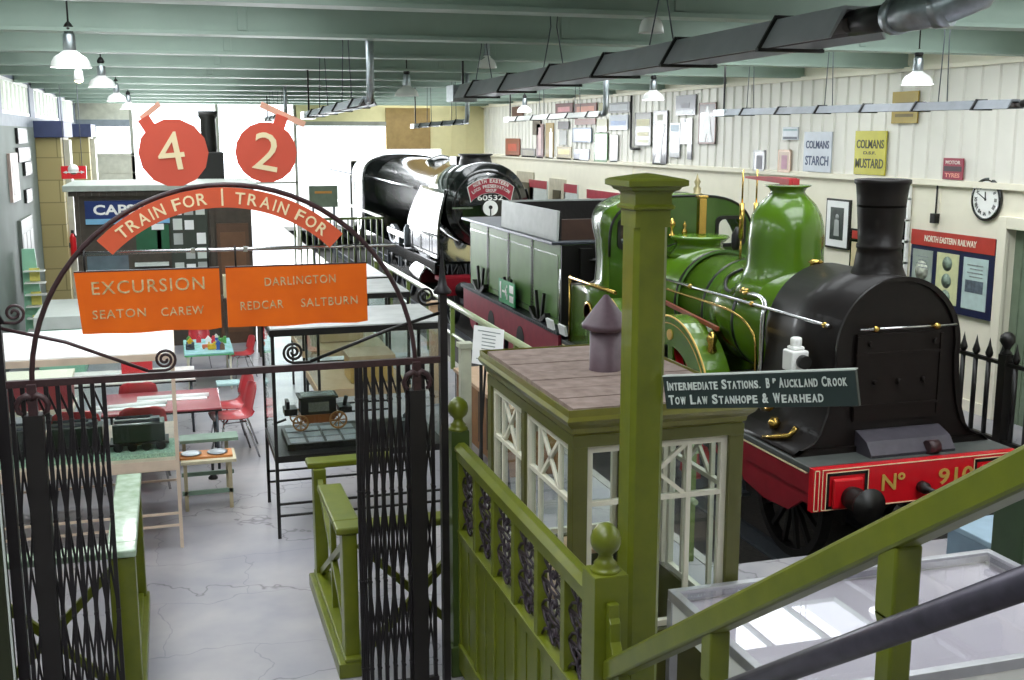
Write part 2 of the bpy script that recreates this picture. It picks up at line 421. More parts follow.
# plywood crosswise lay boards between the glazing bays
for y in [ -3+1.35*k for k in range(2,29)]:
    if int((y+3)/1.35)%2==0:
        for a,b_ in SK: d.box(a,b_,y,y+.62,ZT+.01,ZT+.07)
struct(d.build('ceiling',M['deck']))
for k,(a,b_) in enumerate(SK):
    w=B(a,b_,SKY0,WF+.2,ZT+.09,ZT+.1).build('window_%d'%(9+k),M['skyglass']);struct(w)
    g=MB();
    for i in range(5):
        x=a+(b_-a)*i/4; g.box(x-.02,x+.02,SKY0,WF+.2,ZT+.0,ZT+.08)
    g.build('window_frame',M['beam'],w)
M['flange']=mat('pale_beam_edge','#c6d0c8',.4,var=.06,scale=2)
y=3.0;k=0
while y<35.6:
    b_=MB();b_.box(WL,WR-.0,y,y+.16,4.55,ZT)
    for xx in (0.7,3.9,7.4): b_.box(xx,xx+.09,y-.012,y,4.56,ZT)
    o=struct(b_.build('trim_%d'%(20+k),M['beam'],bevel=.006))
    fb=B(WL,WR,y-.045,y+.205,4.515,4.55).build('trim_%d'%(20+k),M['beam'],o)
    y+=2.7;k+=1
pl=MB();pl.box(4.3,4.55,-3,WF,ZT-.14,ZT);struct(pl.build('trim_40',M['beam']))
# wall and ceiling behind and above the camera are open roof, a plain rear wall closes the room
struct(B(WL-.25,WR+.25,-3.2,-3,0,4.9).build('wall_front',M['cream']))
# ------------------------------------------------------------------ green locomotive
XC=7.06
L=thing('steam_locomotive','green steam locomotive with black smokebox, tall dome and red buffer beam','locomotive',(XC,9.2,-.9))
def wheel(mb_t,mb_s,x,y,zc,r,n=12,w=.12):
    mb_t.ring(arcpts(y,zc,r,0,360,40)[:-1],arcpts(y,zc,r*.88,0,360,40)[:-1],'x',x-w/2,x+w/2)
    mb_s.lathe([(.0,-w*.8),(r*.16,-w*.8),(r*.18,w*.6),(0,w*.6)],(x,y,zc),'x',16)
    for i in range(n):
        t=2*pi*i/n;mb_s.bar((x,y+cos(t)*r*.1,zc+sin(t)*r*.1),(x,y+cos(t)*r*.9,zc+sin(t)*r*.9),.05,r*.07,up=(1,0,0))
fp=MB();fp.box(5.86,8.26,9.23,16.5,.34,.40)
fp.build('footplate',mat('footplate_grey','#4b4f4c',.5,scale=10),L,bevel=.008)
va=MB();va.box(5.88,5.92,9.28,16.5,.12,.34);va.box(8.2,8.24,9.28,16.5,.12,.34)
for yy in (9.3,):
    va.prism([(9.28,.34),(11.3,.34),(11.3,.1),(10.95,.05),(10.75,-.18),(10.3,-.25),(9.8,-.22),(9.55,-.05),(9.28,-.02)],'x',5.98,6.02)
va.build('valance',M['dcrimson'],L)
ln=MB();ln.box(5.855,5.882,9.3,16.5,.325,.338);ln.build('valance_line',M['signcream'],L)
fr=MB();fr.box(6.3,6.34,9.3,16.5,-.25,.34);fr.box(7.78,7.82,9.3,16.5,-.25,.34);fr.build('main_frame',M['black'],L)
# buffer beam
bb=B(5.86,8.26,9.17,9.25,-.04,.40).build('buffer_beam',M['red'],L,bevel=.004)
li=MB();y=9.163
def lframe(mb,x0,x1,z0,z1,t,y): mb.box(x0,x1,y,y+.006,z1-t,z1);mb.box(x0,x1,y,y+.006,z0,z0+t);mb.box(x0,x0+t,y,y+.006,z0,z1);mb.box(x1-t,x1,y,y+.006,z0,z1)
lframe(li,5.875,5.93,-.03,.385,.008,y)
li.box(5.96,5.968,y,y+.006,-.03,.385);li.box(5.96,8.25,y,y+.006,.378,.386);li.box(5.96,8.25,y,y+.006,-.03,-.022)
li.build('beam_lining',M['signcream'],bb)
for xx in (6.2,7.92):
    bk=MB();lframe(bk,xx-.19,xx+.27,-.02,.345,.03,y-.003);bk.build('beam_panel_border',M['black'],bb)
    l2=MB();lframe(l2,xx-.2,xx+.28,-.03,.355,.008,y-.006);l2.build('beam_panel_line',M['signcream'],bb)
    bf=MB();bf.box(xx-.13,xx+.2,9.12,9.17,-.02,.29);bo=bf.build('buffer',M['red'],L,bevel=.02)
    bh=MB();bh.lathe([(.11,0),(.12,-.08),(.10,-.18),(.11,-.26),(.17,-.28),(.18,-.31),(.0,-.34)],(xx+.06,9.12,.1),'y',24)
    bh.build('buffer_head',M['black'],bo)
text('Nº',(6.77,9.16,.2),(1,0,0),(0,0,1),.27,.17,M['gold'],bb,bold=.02)
text('910',(7.51,9.16,.2),(1,0,0),(0,0,1),.42,.17,M['gold'],bb,bold=.02)
hk=MB();hk.lathe([(.06,0),(.06,-.08),(.03,-.12),(.03,-.22)],(7.1,9.16,.12),'y',12);hk.tube([(7.1,8.96,.12),(7.1,8.9,.15),(7.1,8.86,.08),(7.1,8.9,.0),(7.1,8.97,.02)],.025);hk.build('coupling_hook',M['black'],L)
# smokebox
ZB=1.46;R=.725
prof=[(XC+1.17,.41),(XC+1.1,.43),(XC+.95,.5),(XC+.86,.62),(XC+.79,.82),(XC+.74,1.1)]+arcpts(XC,ZB,R,-8,188,36)+[(XC-.74,1.1),(XC-.79,.82),(XC-.86,.62),(XC-.95,.5),(XC-1.1,.43),(XC-1.17,.41)]
sb=MB();sb.prism(prof,'y',9.62,11.0,smooth=True);S=sb.build('smokebox',M['smoke'],L)
rm=MB();rm.ring([(XC+(x-XC)*1.012,z+(z-ZB)*.012) for x,z in prof],[(XC+(x-XC)*.93,ZB+(z-ZB)*.95) for x,z in prof],'y',9.585,9.62);rm.build('smokebox_front_rim',M['smoke'],S)
dd=MB();dd.box(XC-.5,XC+.5,9.59,9.62,.72,1.62);dd.box(XC-.52,XC+.52,9.575,9.6,1.40,1.43);dd.box(XC-.52,XC+.52,9.575,9.6,.86,.89);dd.box(XC+.48,XC+.51,9.57,9.6,.75,1.6);dd.box(XC-.51,XC-.48,9.57,9.6,.75,1.6)
for x in(-.28,.0,.3):
    dd.cyl((XC+x,9.6,1.12),(XC+x,9.53,1.12),.03,n=8)
for x in(-.35,.42): dd.cyl((XC+x,9.6,1.52),(XC+x,9.55,1.52),.03,n=8)
dd.build('smokebox_door',mat('dull_black_door','#17100d',.55,spec=.25),S)
hr=MB();hr.tube([(XC-.54,9.5,1.69),(XC+.6,9.5,1.69)],.014);hr.build('smokebox_handrail',M['steel'],L)
kn=MB()
for x in(-.36,.36): kn.lathe([(.03,-.03),(.035,0),(.03,.03)],(XC+x,9.5,1.69),'x',10);kn.cyl((XC+x,9.5,1.69),(XC+x,9.62,1.69),.01)
kn.build('handrail_knob',M['brass'],S)
pp=MB();pp.prism([(9.33,.40),(9.32,.43),(9.42,.55),(9.6,.62),(9.62,.62),(9.62,.40)],'x',XC-.45,XC+.55);pp.build('sloping_apron',mat('worn_steel_apron','#4a464e',.45,.2,scale=12),L)
cb=MB();cb.cyl((XC+.2,9.32,.47),(XC+.33,9.32,.47),.07,n=16);cb.build('lamp_bracket',M['rust'],L)
# chimney
ch=MB();ch.lathe([(.50,-.08),(.37,.0),(.29,.08),(.25,.18),(.235,.30),(.225,.36),(.235,.37),(.235,.41),(.222,.42),(.232,.60),(.255,.9),(.27,1.03),(.288,1.05),(.288,1.085),(.27,1.09),(.24,1.07),(.25,.8),(.0,.8)],(XC+.08,10.15,2.06),'z',36);ch.build('chimney',M['smoke'],L)
# boiler and bands
bo=MB();bo.lathe([(.635,0),(.635,2.6)],(XC,10.98,1.40),'y',56);bo.lathe([(.68,0),(.68,1.6)],(XC,13.5,1.40),'y',56)
bo.box(XC-.6,XC+.6,13.6,15.1,.3,1.3)
BO=bo.build('boiler',M['loco'],L)
for yy,r in((11.12,.645),(11.95,.645),(12.75,.645),(13.46,.69),(14.62,.69)):
    bd=MB();bd.ring(arcpts(XC,1.40,r,0,360,56)[:-1],arcpts(XC,1.40,r-.03,0,360,56)[:-1],'y',yy,yy+.05);bo_=bd.build('boiler_band',M['black'],BO)
    bl=MB()
    for q in(-.014,.056): bl.ring(arcpts(XC,1.40,r-.002,0,360,56)[:-1],arcpts(XC,1.40,r-.03,0,360,56)[:-1],'y',yy+q,yy+q+.005)
    bl.build('band_lining',M['tender'],BO)
# dome
dm=MB();dm.lathe([(.66,-.22),(.52,-.06),(.485,.04),(.46,.14),(.452,.30),(.453,.45),(.44,.60),(.405,.74),(.335,.86),(.255,.94),(.21,.985),(.20,1.01),(.22,1.05),(.275,1.075),(.27,1.085),(.16,1.07),(.0,1.07)],(XC,11.9,1.93),'z',48);dm.build('dome',M['loco'],L)
lv=MB();lv.prism([(11.86,3.03),(12.1,3.03),(12.9,3.06),(12.9,3.085),(12.3,3.10),(11.75,3.10),(11.75,3.03)],'x',XC-.03,XC+.03)
lv.box(XC-.07,XC+.07,11.76,11.98,3.02,3.09)
lv.build('safety_lever',mat('red_lever','#b8343c',.4),L)
for dx in(-.1,.1):
    sp=MB();sp.cyl((XC+dx,12.82,1.98),(XC+dx,12.82,2.3),.014);sp.cyl((XC+dx,12.82,2.3),(XC+dx,12.82,2.75),.032);sp.cyl((XC+dx,12.82,2.75),(XC+dx,12.82,3.17),.012,n=8);sp.build('spring_balance',M['brass'],L)
ww=MB();ww.lathe([(.05,0),(.07,.04),(.07,.2),(.04,.25),(.02,.3)],(XC+.02,13.15,2.12),'z',12);ww.build('oil_cup',M['black'],L)
# safety valve seat over the firebox
sv=MB();sv.lathe([(.46,-.14),(.38,-.05),(.33,.0),(.33,.05),(.39,.10),(.42,.13),(.41,.15),(.33,.16),(.15,.17),(.0,.17)],(XC,14.2,2.07),'z',36);SV=sv.build('safety_valve_seat',M['loco'],L)
cv=MB();cv.box(XC-.055,XC+.055,14.1,14.2,2.24,2.74);cv.box(XC-.07,XC+.07,14.09,14.21,2.74,2.78);cv.build('safety_valve',M['brass'],SV,bevel=.01)
wz=MB();wz.lathe([(.04,0),(.05,.05),(.02,.08),(.02,.14),(.05,.17),(.05,.22),(.01,.28)],(XC-.35,14.35,2.18),'z',14);wz.lathe([(.03,0),(.04,.08),(.015,.12),(.03,.16),(.0,.22)],(XC-.18,14.3,2.2),'z',12);wz.build('whistle',M['brass'],L)
# cab : front sheet and wrap-over roof
CY0,CY1=14.75,16.3
def roofp(n=22):
    a=[(XC-1.12,.4),(XC-1.12,1.2),(XC-1.12,1.9)]
    b=[]
    for i in range(n+1):
        t=radians(180-180*i/n);b.append((XC+1.12*(abs(cos(t))**.62)*(1 if cos(t)>=0 else -1),2.12+.62*(sin(t)**.8)))
    return a+b+[(XC+1.12,1.9),(XC+1.12,1.2),(XC+1.12,.4)]
rp=roofp()
fs=MB()
# front sheet built with window holes as vertical strips
xs=sorted(set([XC-1.12,XC-.98,XC-.55,XC-.0,XC+.55,XC+.98,XC+1.12]+[p[0] for p in rp]))
def ztop(x):
    u=min(1,abs(x-XC)/1.12);s_=max(0.0,1-(u**(1/.62))**2);return 2.12+.62*(sqrt(s_)**.8)
for i in range(len(xs)-1):
    x0,x1=xs[i],xs[i+1];mid=abs((x0+x1)/2-XC)
    if .55<mid<.98:
        fs.add([(x0,CY0,.4),(x1,CY0,.4),(x1,CY0,2.02),(x0,CY0,2.02)],[(0,1,2,3)])
        fs.add([(x0,CY0,2.42),(x1,CY0,2.42),(x1,CY0,max(2.43,ztop(x1))),(x0,CY0,max(2.43,ztop(x0)))],[(0,1,2,3)])
    else: fs.add([(x0,CY0,.4),(x1,CY0,.4),(x1,CY0,ztop(x1)),(x0,CY0,ztop(x0))],[(0,1,2,3)])
F_=fs.build('cab_front',M['loco_d'],L,solid=.02)
for sx in(-1,1):
    w=MB();c=XC+sx*.765
    def rr(hx,hz,r=.09):
        o=[]
        for cx_,cz_,a in((hx-r,hz-r,0),(-hx+r,hz-r,90),(-hx+r,-hz+r,180),(hx-r,-hz+r,270)):
            o+=[(c+cx_+r*cos(radians(a+k*22.5)),2.22+cz_+r*sin(radians(a+k*22.5))) for k in range(5)]
        return o
    w.ring(rr(.245,.225),rr(.195,.175),'y',CY0-.03,CY0+.03);w.build('cab_window_rim',M['black'],F_)
    B(c-.21,c+.21,CY0-.004,CY0+.004,2.02,2.42).build('cab_window_pane',M['glass'],F_)
ed=MB();ed.tube([(x,CY0,z) for x,z in rp[2:-2]],.022,8);ed.build('cab_edge_bead',M['black'],L)
def yrear(z):
    if z<=1.36:return 16.3
    if z<1.5:return 16.0-.72*sin((z-1.36)/.14*pi/2)
    if z<2.15:return 15.28-.06*sin((z-1.5)/.65*pi)
    return 15.28+.42*min(1,(z-2.15)/.4)
sd=MB();vs=[];fx=[]
fine=[]
for i in range(len(rp)-1):
    a,b_=rp[i],rp[i+1];m=12 if abs(a[1]-b_[1])>.3 else 1
    for k in range(m): fine.append((a[0]+(b_[0]-a[0])*k/m,a[1]+(b_[1]-a[1])*k/m))
fine.append(rp[-1])
for x,z in fine: vs+=[(x,CY0,z),(x,yrear(z),z)]
sd.add(vs,[(2*i,2*i+1,2*i+3,2*i+2) for i in range(len(fine)-1)],True);CS=sd.build('cab_side_and_roof',M['loco'],L,solid=.025)
eb=MB();eb.tube([(x,yrear(z),z) for x,z in fine],.02,6);eb.build('cab_rear_bead',M['black'],CS)
ch2=MB();ch2.tube([(5.9,14.4,1.43),(5.9,16.25,1.43)],.028);ch2.tube([(5.9,16.27,.42),(5.9,16.27,1.46)],.02);ch2.build('cab_handrail',M['brass'],L)
np_=MB();np_.lathe([(.16,0),(.16,-.03),(.12,-.035),(.0,-.035)],(XC-1.13,15.5,1.0),'x',28);np_.build('number_plate',M['brass'],CS)
np2=MB();np2.lathe([(.125,0),(.0,0)],(XC-1.17,15.5,1.0),'x',28);np2.build('number_plate_centre',M['red'],CS)
ci=MB();ci.box(XC-.6,XC+.6,15.1,15.25,.45,1.9);ci.build('backhead',M['black'],L)
# splashers and driving wheels
for xx,s_ in((5.98,-1),(8.14,1)):
    for yc in(12.75,15.1):
        sp=MB();o=arcpts(yc,.16,1.2,8,172,30);i_=arcpts(yc,.16,1.1,8,172,30)
        xa,xb=(xx,xx+.32) if s_<0 else (xx-.32,xx)
        sp.ring(o+[(yc-1.2,.4)],i_+[(yc-1.1,.4)],'x',xa,xb)
        P_=sp.build('splasher',M['loco'],L)
        # face plate with round openings: rim ring + radial webs
        fc=MB();xf=(xx,xx+.02) if s_<0 else (xx-.02,xx)
        fc.ring(arcpts(yc,.16,1.11,10,170,30),arcpts(yc,.16,.82,14,166,30),'x',*xf)
        for a in(40,90,140):
            t=radians(a);fc.bar(((xf[0]+xf[1])/2,yc+.4*cos(t),.16+.4*sin(t)),((xf[0]+xf[1])/2,yc+1.0*cos(t),.16+1.0*sin(t)),.14,.02,up=(1,0,0))
        fc.build('splasher_face',M['loco'],P_)
        bt=MB();bt.tube([((xf[0] if s_<0 else xf[1]),y_,z_) for y_,z_ in arcpts(yc,.16,1.19,8,172,30)],.014,6);bt.tube([((xf[0] if s_<0 else xf[1]),y_,z_) for y_,z_ in arcpts(yc,.16,1.1,10,170,30)],.008,6);bt.build('splasher_beading',M['gold'],P_)
        kb=MB();kb.lathe([(.07,-.02*1),(.07,.02)],(xx,yc,1.12),'x',16);kb.build('splasher_boss',M['gold'],P_)
for x in(6.31,7.81):
    for yc,zc,r in((12.75,.17,1.07),(15.1,.17,1.07),(10.25,-.22,.68)):
        t_,s_=MB(),MB();wheel(t_,s_,x,yc,zc,r,14);W=t_.build('wheel',M['darksteel'] if r>1 else M['black'],L);s_.build('wheel_spokes',M['red'] if r>1 else M['black'],W)
# handrail, pipes, injectors on the left
hd=MB();hd.tube([(6.31,9.72,1.70),(6.31,15.0,1.70)],.018);hd.tube([(7.81,9.72,1.70),(7.81,15.0,1.70)],.018);hd.build('boiler_handrail',M['steel'],L)
for yy in(9.8,11.3,12.9,14.6):
    k=MB();k.lathe([(.028,-.03),(.034,0),(.028,.03)],(6.31,yy,1.70),'y',10);k.cyl((6.31,yy,1.7),(6.45,yy,1.66),.012);k.build('handrail_pillar',M['brass'],L)
pi_=MB();pi_.tube([(6.36,14.9,1.56),(6.33,12.4,1.56),(6.33,11.7,1.52),(6.33,11.35,1.40),(6.33,11.22,1.2),(6.33,11.2,.45)],.016,sub=5);pi_.build('lubricator_pipe',M['brass'],L)
p2=MB();p2.tube([(6.5,11.75,1.75),(6.44,11.5,1.78),(6.38,11.2,1.78),(6.34,11.06,1.70),(6.3,11.03,1.5),(6.3,11.03,.5)],.03,sub=5);p2.build('steam_pipe',M['steel'],L)
p3=MB();p3.lathe([(.05,-.07),(.06,-.02),(.03,.0),(.06,.04),(.05,.08)],(6.5,11.8,1.76),'y',12);p3.cyl((6.5,11.8,1.70),(6.56,11.8,1.6),.03);p3.build('steam_valve',M['brass'],L)
p4=MB();p4.tube([(6.75,12.35,1.97),(6.6,12.45,1.86),(6.5,12.3,1.74),(6.48,12.0,1.73),(6.5,11.85,1.75)],.022,sub=6);p4.build('hose',M['black'],L)
rr_=MB();rr_.bar((6.25,12.0,1.3),(6.25,15.0,1.52),.04,.05);rr_.build('reversing_rod',mat('red_brown_rod','#93442e',.45),L)
sx_=MB();sx_.prism([(11.1,.4),(11.85,.4),(11.85,.62),(11.45,.78),(11.1,.78)],'x',6.0,6.38);sx_.build('sandbox',M['loco_d'],L,bevel=.015)
ij=MB();ij.lathe([(.04,0),(.07,.05),(.05,.12),(.07,.2),(.03,.28)],(6.15,11.95,1.0),'z',12);ij.cyl((6.15,11.95,.4),(6.15,11.95,1.0),.02);ij.build('injector_valve',M['brass'],L)
ib=MB();ib.tube([(6.1,9.9,.62),(6.05,9.95,.52),(5.98,10.15,.46),(5.95,10.3,.42)],.03);ib.tube([(6.1,10.3,.8),(6.05,10.4,.7),(6.1,10.6,.66)],.03);ib.lathe([(.05,0),(.07,.06),(.04,.12)],(6.1,10.35,.5),'z',12);ib.build('injector_pipe',M['brass'],L)
ln_=MB();ln_.box(6.02,6.22,9.92,10.12,1.2,1.42);ln_.cyl((6.12,10.02,1.42),(6.12,10.02,1.55),.06);ln_.box(6.05,6.19,9.95,10.09,1.42,1.46)
LN=ln_.build('headlamp',M['enamelw'],L,bevel=.02)
le=MB();le.cyl((6.14,9.93,1.31),(6.14,9.85,1.31),.07,n=20);le.build('lens_hood',M['black'],LN)
lk=MB();lk.bar((6.05,10.05,.95),(6.05,10.05,1.3),.03,.05);lk.bar((6.05,10.05,.97),(6.35,10.05,.97),.03,.03);lk.build('lamp_iron',M['brass'],LN)
st=MB();st.box(5.8,6.12,10.85,11.1,-.42,-.38);st.bar((6.1,10.95,-.4),(6.02,10.95,.15),.04,.04);st.build('step',M['darksteel'],L)
tp=MB();tp.lathe([(.04,0),(.07,.03),(.06,.07),(.09,.09),(.06,.12)],(6.95,11.05,2.1),'z',14);tp.build('top_feed_cock',M['brass'],L)
# ------------------------------------------------------------------ tender
T=thing('tender','green panelled tender with grey coal boards coupled behind the green locomotive','tender',(XC,17,-.9))
TX0,TX1,TY0,TY1=6.0,8.12,17.0,22.7
ta=MB();ta.box(TX0,TX1,TY0,TY1,.52,1.88);TA=ta.build('tank',M['tender'],T,bevel=.03)
for i in range(4):
    y0=TY0+.12+i*1.42;y1=y0+1.28
    q=MB()
    for a,b_,c,d_ in((y0,y1,1.66,1.68),(y0,y1,.62,.64),(y0,y0+.02,.62,1.68),(y1-.02,y1,.62,1.68)): q.box(TX0-.006,TX0,a,b_,c,d_)
    q.build('panel_lining',M['loco_d'],TA)
rv=MB()
for i in range(3):
    yy=TY0+.12+(i+1)*1.42-.07
    rv.box(TX0-.01,TX0,yy-.02,yy+.02,.55,1.86)
    for k in range(22):
        for q in(-.045,.045): rv.box(TX0-.012,TX0,yy+q-.01,yy+q+.01,.6+k*.056,.6+k*.056+.02)
rv.build('rivet_strip',M['black'],TA)
fl_=MB();fl_.box(TX0-.16,TX1+.16,TY0-.02,TY1+.1,1.86,1.91);fl_.build('tank_flange',M['darksteel'],T,bevel=.01)
cg=MB()
cg.add([(TX0-.04,17.05,1.91),(TX0-.04,20.2,1.91),(TX0-.02,20.2,2.40),(TX0-.02,17.05,2.40)],[(0,1,2,3)])
cg.add([(TX1+.04,17.05,1.91),(TX1+.04,20.2,1.91),(TX1+.08,20.2,2.40),(TX1+.08,17.05,2.40)],[(0,1,2,3)])
cg.add([(TX0-.04,20.2,1.91),(TX1+.04,20.2,1.91),(TX1+.08,20.2,2.40),(TX0-.02,20.2,2.40)],[(0,1,2,3)])
CG=cg.build('coal_board',M['coalgrey'],T,solid=.04)
il=MB();il.box(TX0+.03,TX0+.05,17.1,20.15,1.92,2.37);il.box(TX1-.02,TX1,17.1,20.15,1.92,2.37);il.box(TX0,TX1,20.12,20.15,1.92,2.37);il.box(TX0+.02,TX1-.02,17.4,20.12,1.92,2.0);il.build('coal_space_lining',mat('coal_black','#16110f',.8,scale=14,bump=.6),T)
ci_=MB();ci_.box(TX0+.05,TX1-.05,17.2,17.26,1.9,2.25);ci_.build('coal_front_board',mat('brown_coal_plate','#3a2418',.6),T)
cf=MB();cf.box(TX0+.0,TX1,16.95,17.0,.55,1.85);cf.build('tender_front',M['black'],T)
tf=MB();tf.box(TX0-.16,TX1+.16,16.7,22.9,.44,.5);tf.build('tender_footplate',M['darksteel'],T)
# outside frame with cut-outs
fp_=[];y=16.8
fp_.append((16.8,.42));fp_.append((22.9,.42));fp_.append((22.9,-.1))
for c in(21.7,19.8,17.9):
    fp_+= [(c+.75,-.12),(c+.6,-.3),(c+.22,-.42),(c+.22,-.05),(c-.22,-.05),(c-.22,-.42),(c-.6,-.3),(c-.75,-.12)]
fp_.append((16.8,-.1))
ff=MB();ff.prism(fp_,'x',TX0-.1,TX0-.05);ff.prism(fp_,'x',TX1+.05,TX1+.1);ff.build('tender_frame',M['crimson'],T)
ho=MB()
for c in(20.75,18.85): ho.prism(arcpts(c,.02,.22,0,360,20)[:-1],'x',TX0-.106,TX0-.1)
ho.build('frame_opening',M['black'],T)
rb=MB()
for k in range(60): rb.box(TX0-.165,TX0-.16,16.8+k*.1,16.83+k*.1,.45,.48)
rb.build('footplate_rivets',M['black'],T)
for c in(21.7,19.8,17.9):
    for xx in(TX0-.05,TX1+.05):
        sg=MB();sg.prism([(c-.45,.62),(c-.42,.68),(c-.1,.52),(c+.1,.52),(c+.42,.68),(c+.45,.62),(c+.12,.44),(c-.12,.44)],'x',xx-.06,xx+.04)
        sg.bar((xx,c-.08,.5),(xx,c-.22,.98),.05,.05);sg.bar((xx,c+.08,.5),(xx,c+.22,.98),.05,.05)
        sg.build('leaf_spring',M['black'],T)
    for x in(6.31,7.81):
        t_,s_=MB(),MB();wheel(t_,s_,x,c,-.3,.6,10);W=t_.build('wheel',M['darksteel'],T);s_.build('wheel_spokes',M['black'],W)
gr=MB();gr.tube([(TX0-.1,16.75,.5),(TX0-.1,16.75,1.5)],.018);gr.build('grab_rail',M['steel'],T)
bs=MB();bs.box(TX0+.3,TX0+.5,16.85,16.95,1.2,1.8);bs.lathe([(.12,0),(.12,.03),(0,.03)],(TX0+.55,16.9,1.6),'z',12);bs.build('hand_brake',M['black'],T)
# signs on and beside the tender
gs=thing('exit_sign','green exit sign with white figure and arrow standing on the tender footplate','sign',(5.73,18.9,.75))
B(5.70,5.72,18.95,19.95,.55,.98).build('sign_board',M['exitgreen'],gs)
sy=MB()
sy.box(5.694,5.7,19.78,19.86,.62,.93);sy.box(5.694,5.7,19.5,19.7,.75,.79);sy.prism([(19.42,.77),(19.52,.68),(19.52,.86)],'x',5.694,5.7)
sy.cyl((5.694,19.42,.88),(5.70,19.42,.88),.03,n=10);sy.box(5.694,5.7,19.38,19.45,.64,.74);sy.box(5.694,5.7,19.02,19.25,.62,.74);sy.box(5.694,5.7,19.02,19.25,.79,.93)
sy.build('pictogram',M['enamelw'],gs)
sp=MB();sp.cyl((5.73,19.1,.50),(5.73,19.1,.6),.02);sp.cyl((5.73,19.8,.50),(5.73,19.8,.6),.02);sp.box(5.72,5.86,19.05,19.85,.5,.515);sp.build('sign_bracket',M['darksteel'],gs)
gs.location=(5.85,18.9,.75);
for k,(yy,lb) in enumerate(((17.0,'small white notice card on the cab step beside the tender'),(16.4,'small white notice card leaning below the cab handrail'))):
    c=B(5.83,5.87,yy-.15,yy+.15,.5,.66);o=tag(c.build('notice_card',M['paper'],loc=(5.85,yy,.5)),lb,'card');o.rotation_euler=(0,radians(-12),0)
# ------------------------------------------------------------------ big black engine behind
K=thing('steam_locomotive','large gloss black streamlined steam locomotive with round smokebox, at the far end','locomotive',(XC+.1,25.5,-.9))
XK=XC+.12
k=MB();k.lathe([(.0,-.06),(.35,-.05),(.7,.0),(.86,.06),(.88,.1),(.99,.1),(1.02,.14),(1.02,2.6),(1.0,2.65),(1.0,9.8)],(XK,25.45,1.95),'y',64);KB=k.build('boiler_and_smokebox',M['glossblack'],K)
k=MB();k.lathe([(.80,.035),(.82,.02),(.84,.035)],(XK,25.45,1.95),'y',48,caps=False);k.cyl((XK,25.4,1.95),(XK,25.3,1.95),.05);k.build('smokebox_door_ring',M['black'],KB)
k=MB();k.lathe([(.42,-.1),(.4,.05),(.38,.12),(.36,.2),(.42,.22),(.42,.25),(.3,.25),(.3,.1),(0,.1)],(XK,26.6,2.9),'z',28);k.box(XK-.4,XK+.4,26.9,27.6,2.85,3.08);k.build('chimney',M['black'],K)
k=MB();k.lathe([(.45,-.1),(.4,.05),(.2,.16),(0,.2)],(XK,30.2,2.88),'z',24);k.build('dome',M['glossblack'],K)
for sx in(-1,1):
    k=MB();vs=[];ny,nz=16,12
    for j in range(nz+1):
        v=j/nz;z=.72+1.62*v
        for i in range(ny+1):
            u=i/ny;yy=25.55+(3.35-1.0*max(0,v-.45)**1.2*1.6)*u
            xx=XK+sx*(1.22-.30*max(0,v-.35)**1.6*1.3-.05*(1-u)**3)
            vs.append((xx,yy,z))
    k.add(vs,[(j*(ny+1)+i,j*(ny+1)+i+1,(j+1)*(ny+1)+i+1,(j+1)*(ny+1)+i) for j in range(nz) for i in range(ny)],True)
    DF=k.build('smoke_deflector',mat('deflector_black','#0d1010',.2,scale=1.6,coat=.6,bump=.35,var=.3),K,solid=.02)
    k=MB();k.tube([(XK+sx*1.27,25.8,1.25),(XK+sx*1.27,28.4,1.25)],.02);k.build('deflector_handrail',M['steel'],DF)
    k=MB()
    for yy in(26.3,27.3,28.3): k.box(XK+sx*1.232,XK+sx*1.245,yy-.01,yy+.01,.72,1.3)
    k.build('panel_seam',M['black'],DF)
k=MB();k.box(XK-1.3,XK+1.3,25.4,35.0,.62,.68);k.box(XK-1.32,XK-1.28,25.4,35.0,.4,.68);k.box(XK+1.28,XK+1.32,25.4,35.0,.4,.68);k.build('running_plate',M['glossblack'],K)
k=MB();k.box(XK-1.3,XK+1.3,24.9,25.0,-.05,.35);k.box(XK-1.3,XK+1.3,25.0,25.5,.28,.36);k.build('buffer_beam',M['dcrimson'],K)
for x in(-.86,.86):
    k=MB();k.lathe([(.1,0),(.12,-.25),(.18,-.3),(.19,-.36),(0,-.38)],(XK+x,24.9,.12),'y',20);k.build('buffer',M['black'],K)
k=MB();k.lathe([(.35,0),(.37,.1),(.37,1.3),(.35,1.4)],(XK-1.15,26.2,.15),'y',24);k.lathe([(.35,0),(.37,.1),(.37,1.3),(.35,1.4)],(XK+1.15,26.2,.15),'y',24);k.build('cylinder',M['glossblack'],K)
for x in(XK-.75,XK+.75):
    for yc,zc,r in((26.0,-.42,.48),(27.6,-.42,.48),(29.0,.04,.94),(31.1,.04,.94),(33.2,.04,.94)):
        t_,s_=MB(),MB();wheel(t_,s_,x,yc,zc,r,12);W=t_.build('wheel',M['darksteel'],K);s_.build('wheel_spokes',M['black'],W)
k=MB();k.bar((XK-.98,27.3,.05),(XK-.98,32.6,-.2),.05,.14);k.bar((XK-1.0,27.3,.12),(XK-1.0,30.6,.0),.05,.1);k.build('connecting_rod',M['steel'],K)
cabp=[(XK-1.33,.4),(XK-1.33,2.2)]+[(XK+1.33*(abs(cos(radians(a)))**.7)*(1 if cos(radians(a))>=0 else -1),2.25+.75*sin(radians(a))**.8) for a in range(170,0,-10)]+[(XK+1.33,2.2),(XK+1.33,.4)]
k=MB();k.prism(cabp,'y',35.0,37.4,smooth=True);KC=k.build('cab',M['glossblack'],K)
k=MB();k.box(XK-1.36,XK-1.33,35.4,36.1,1.75,2.3);k.box(XK-1.36,XK-1.33,36.3,37.0,1.75,2.3);k.build('cab_window',M['glass'],KC)
k=MB();k.box(XK-1.3,XK+1.3,38.0,45,.3,2.3);k.box(XK-1.2,XK+1.2,38.4,44.5,2.3,2.75);k.build('tender_body',M['glossblack'],K,bevel=.05)
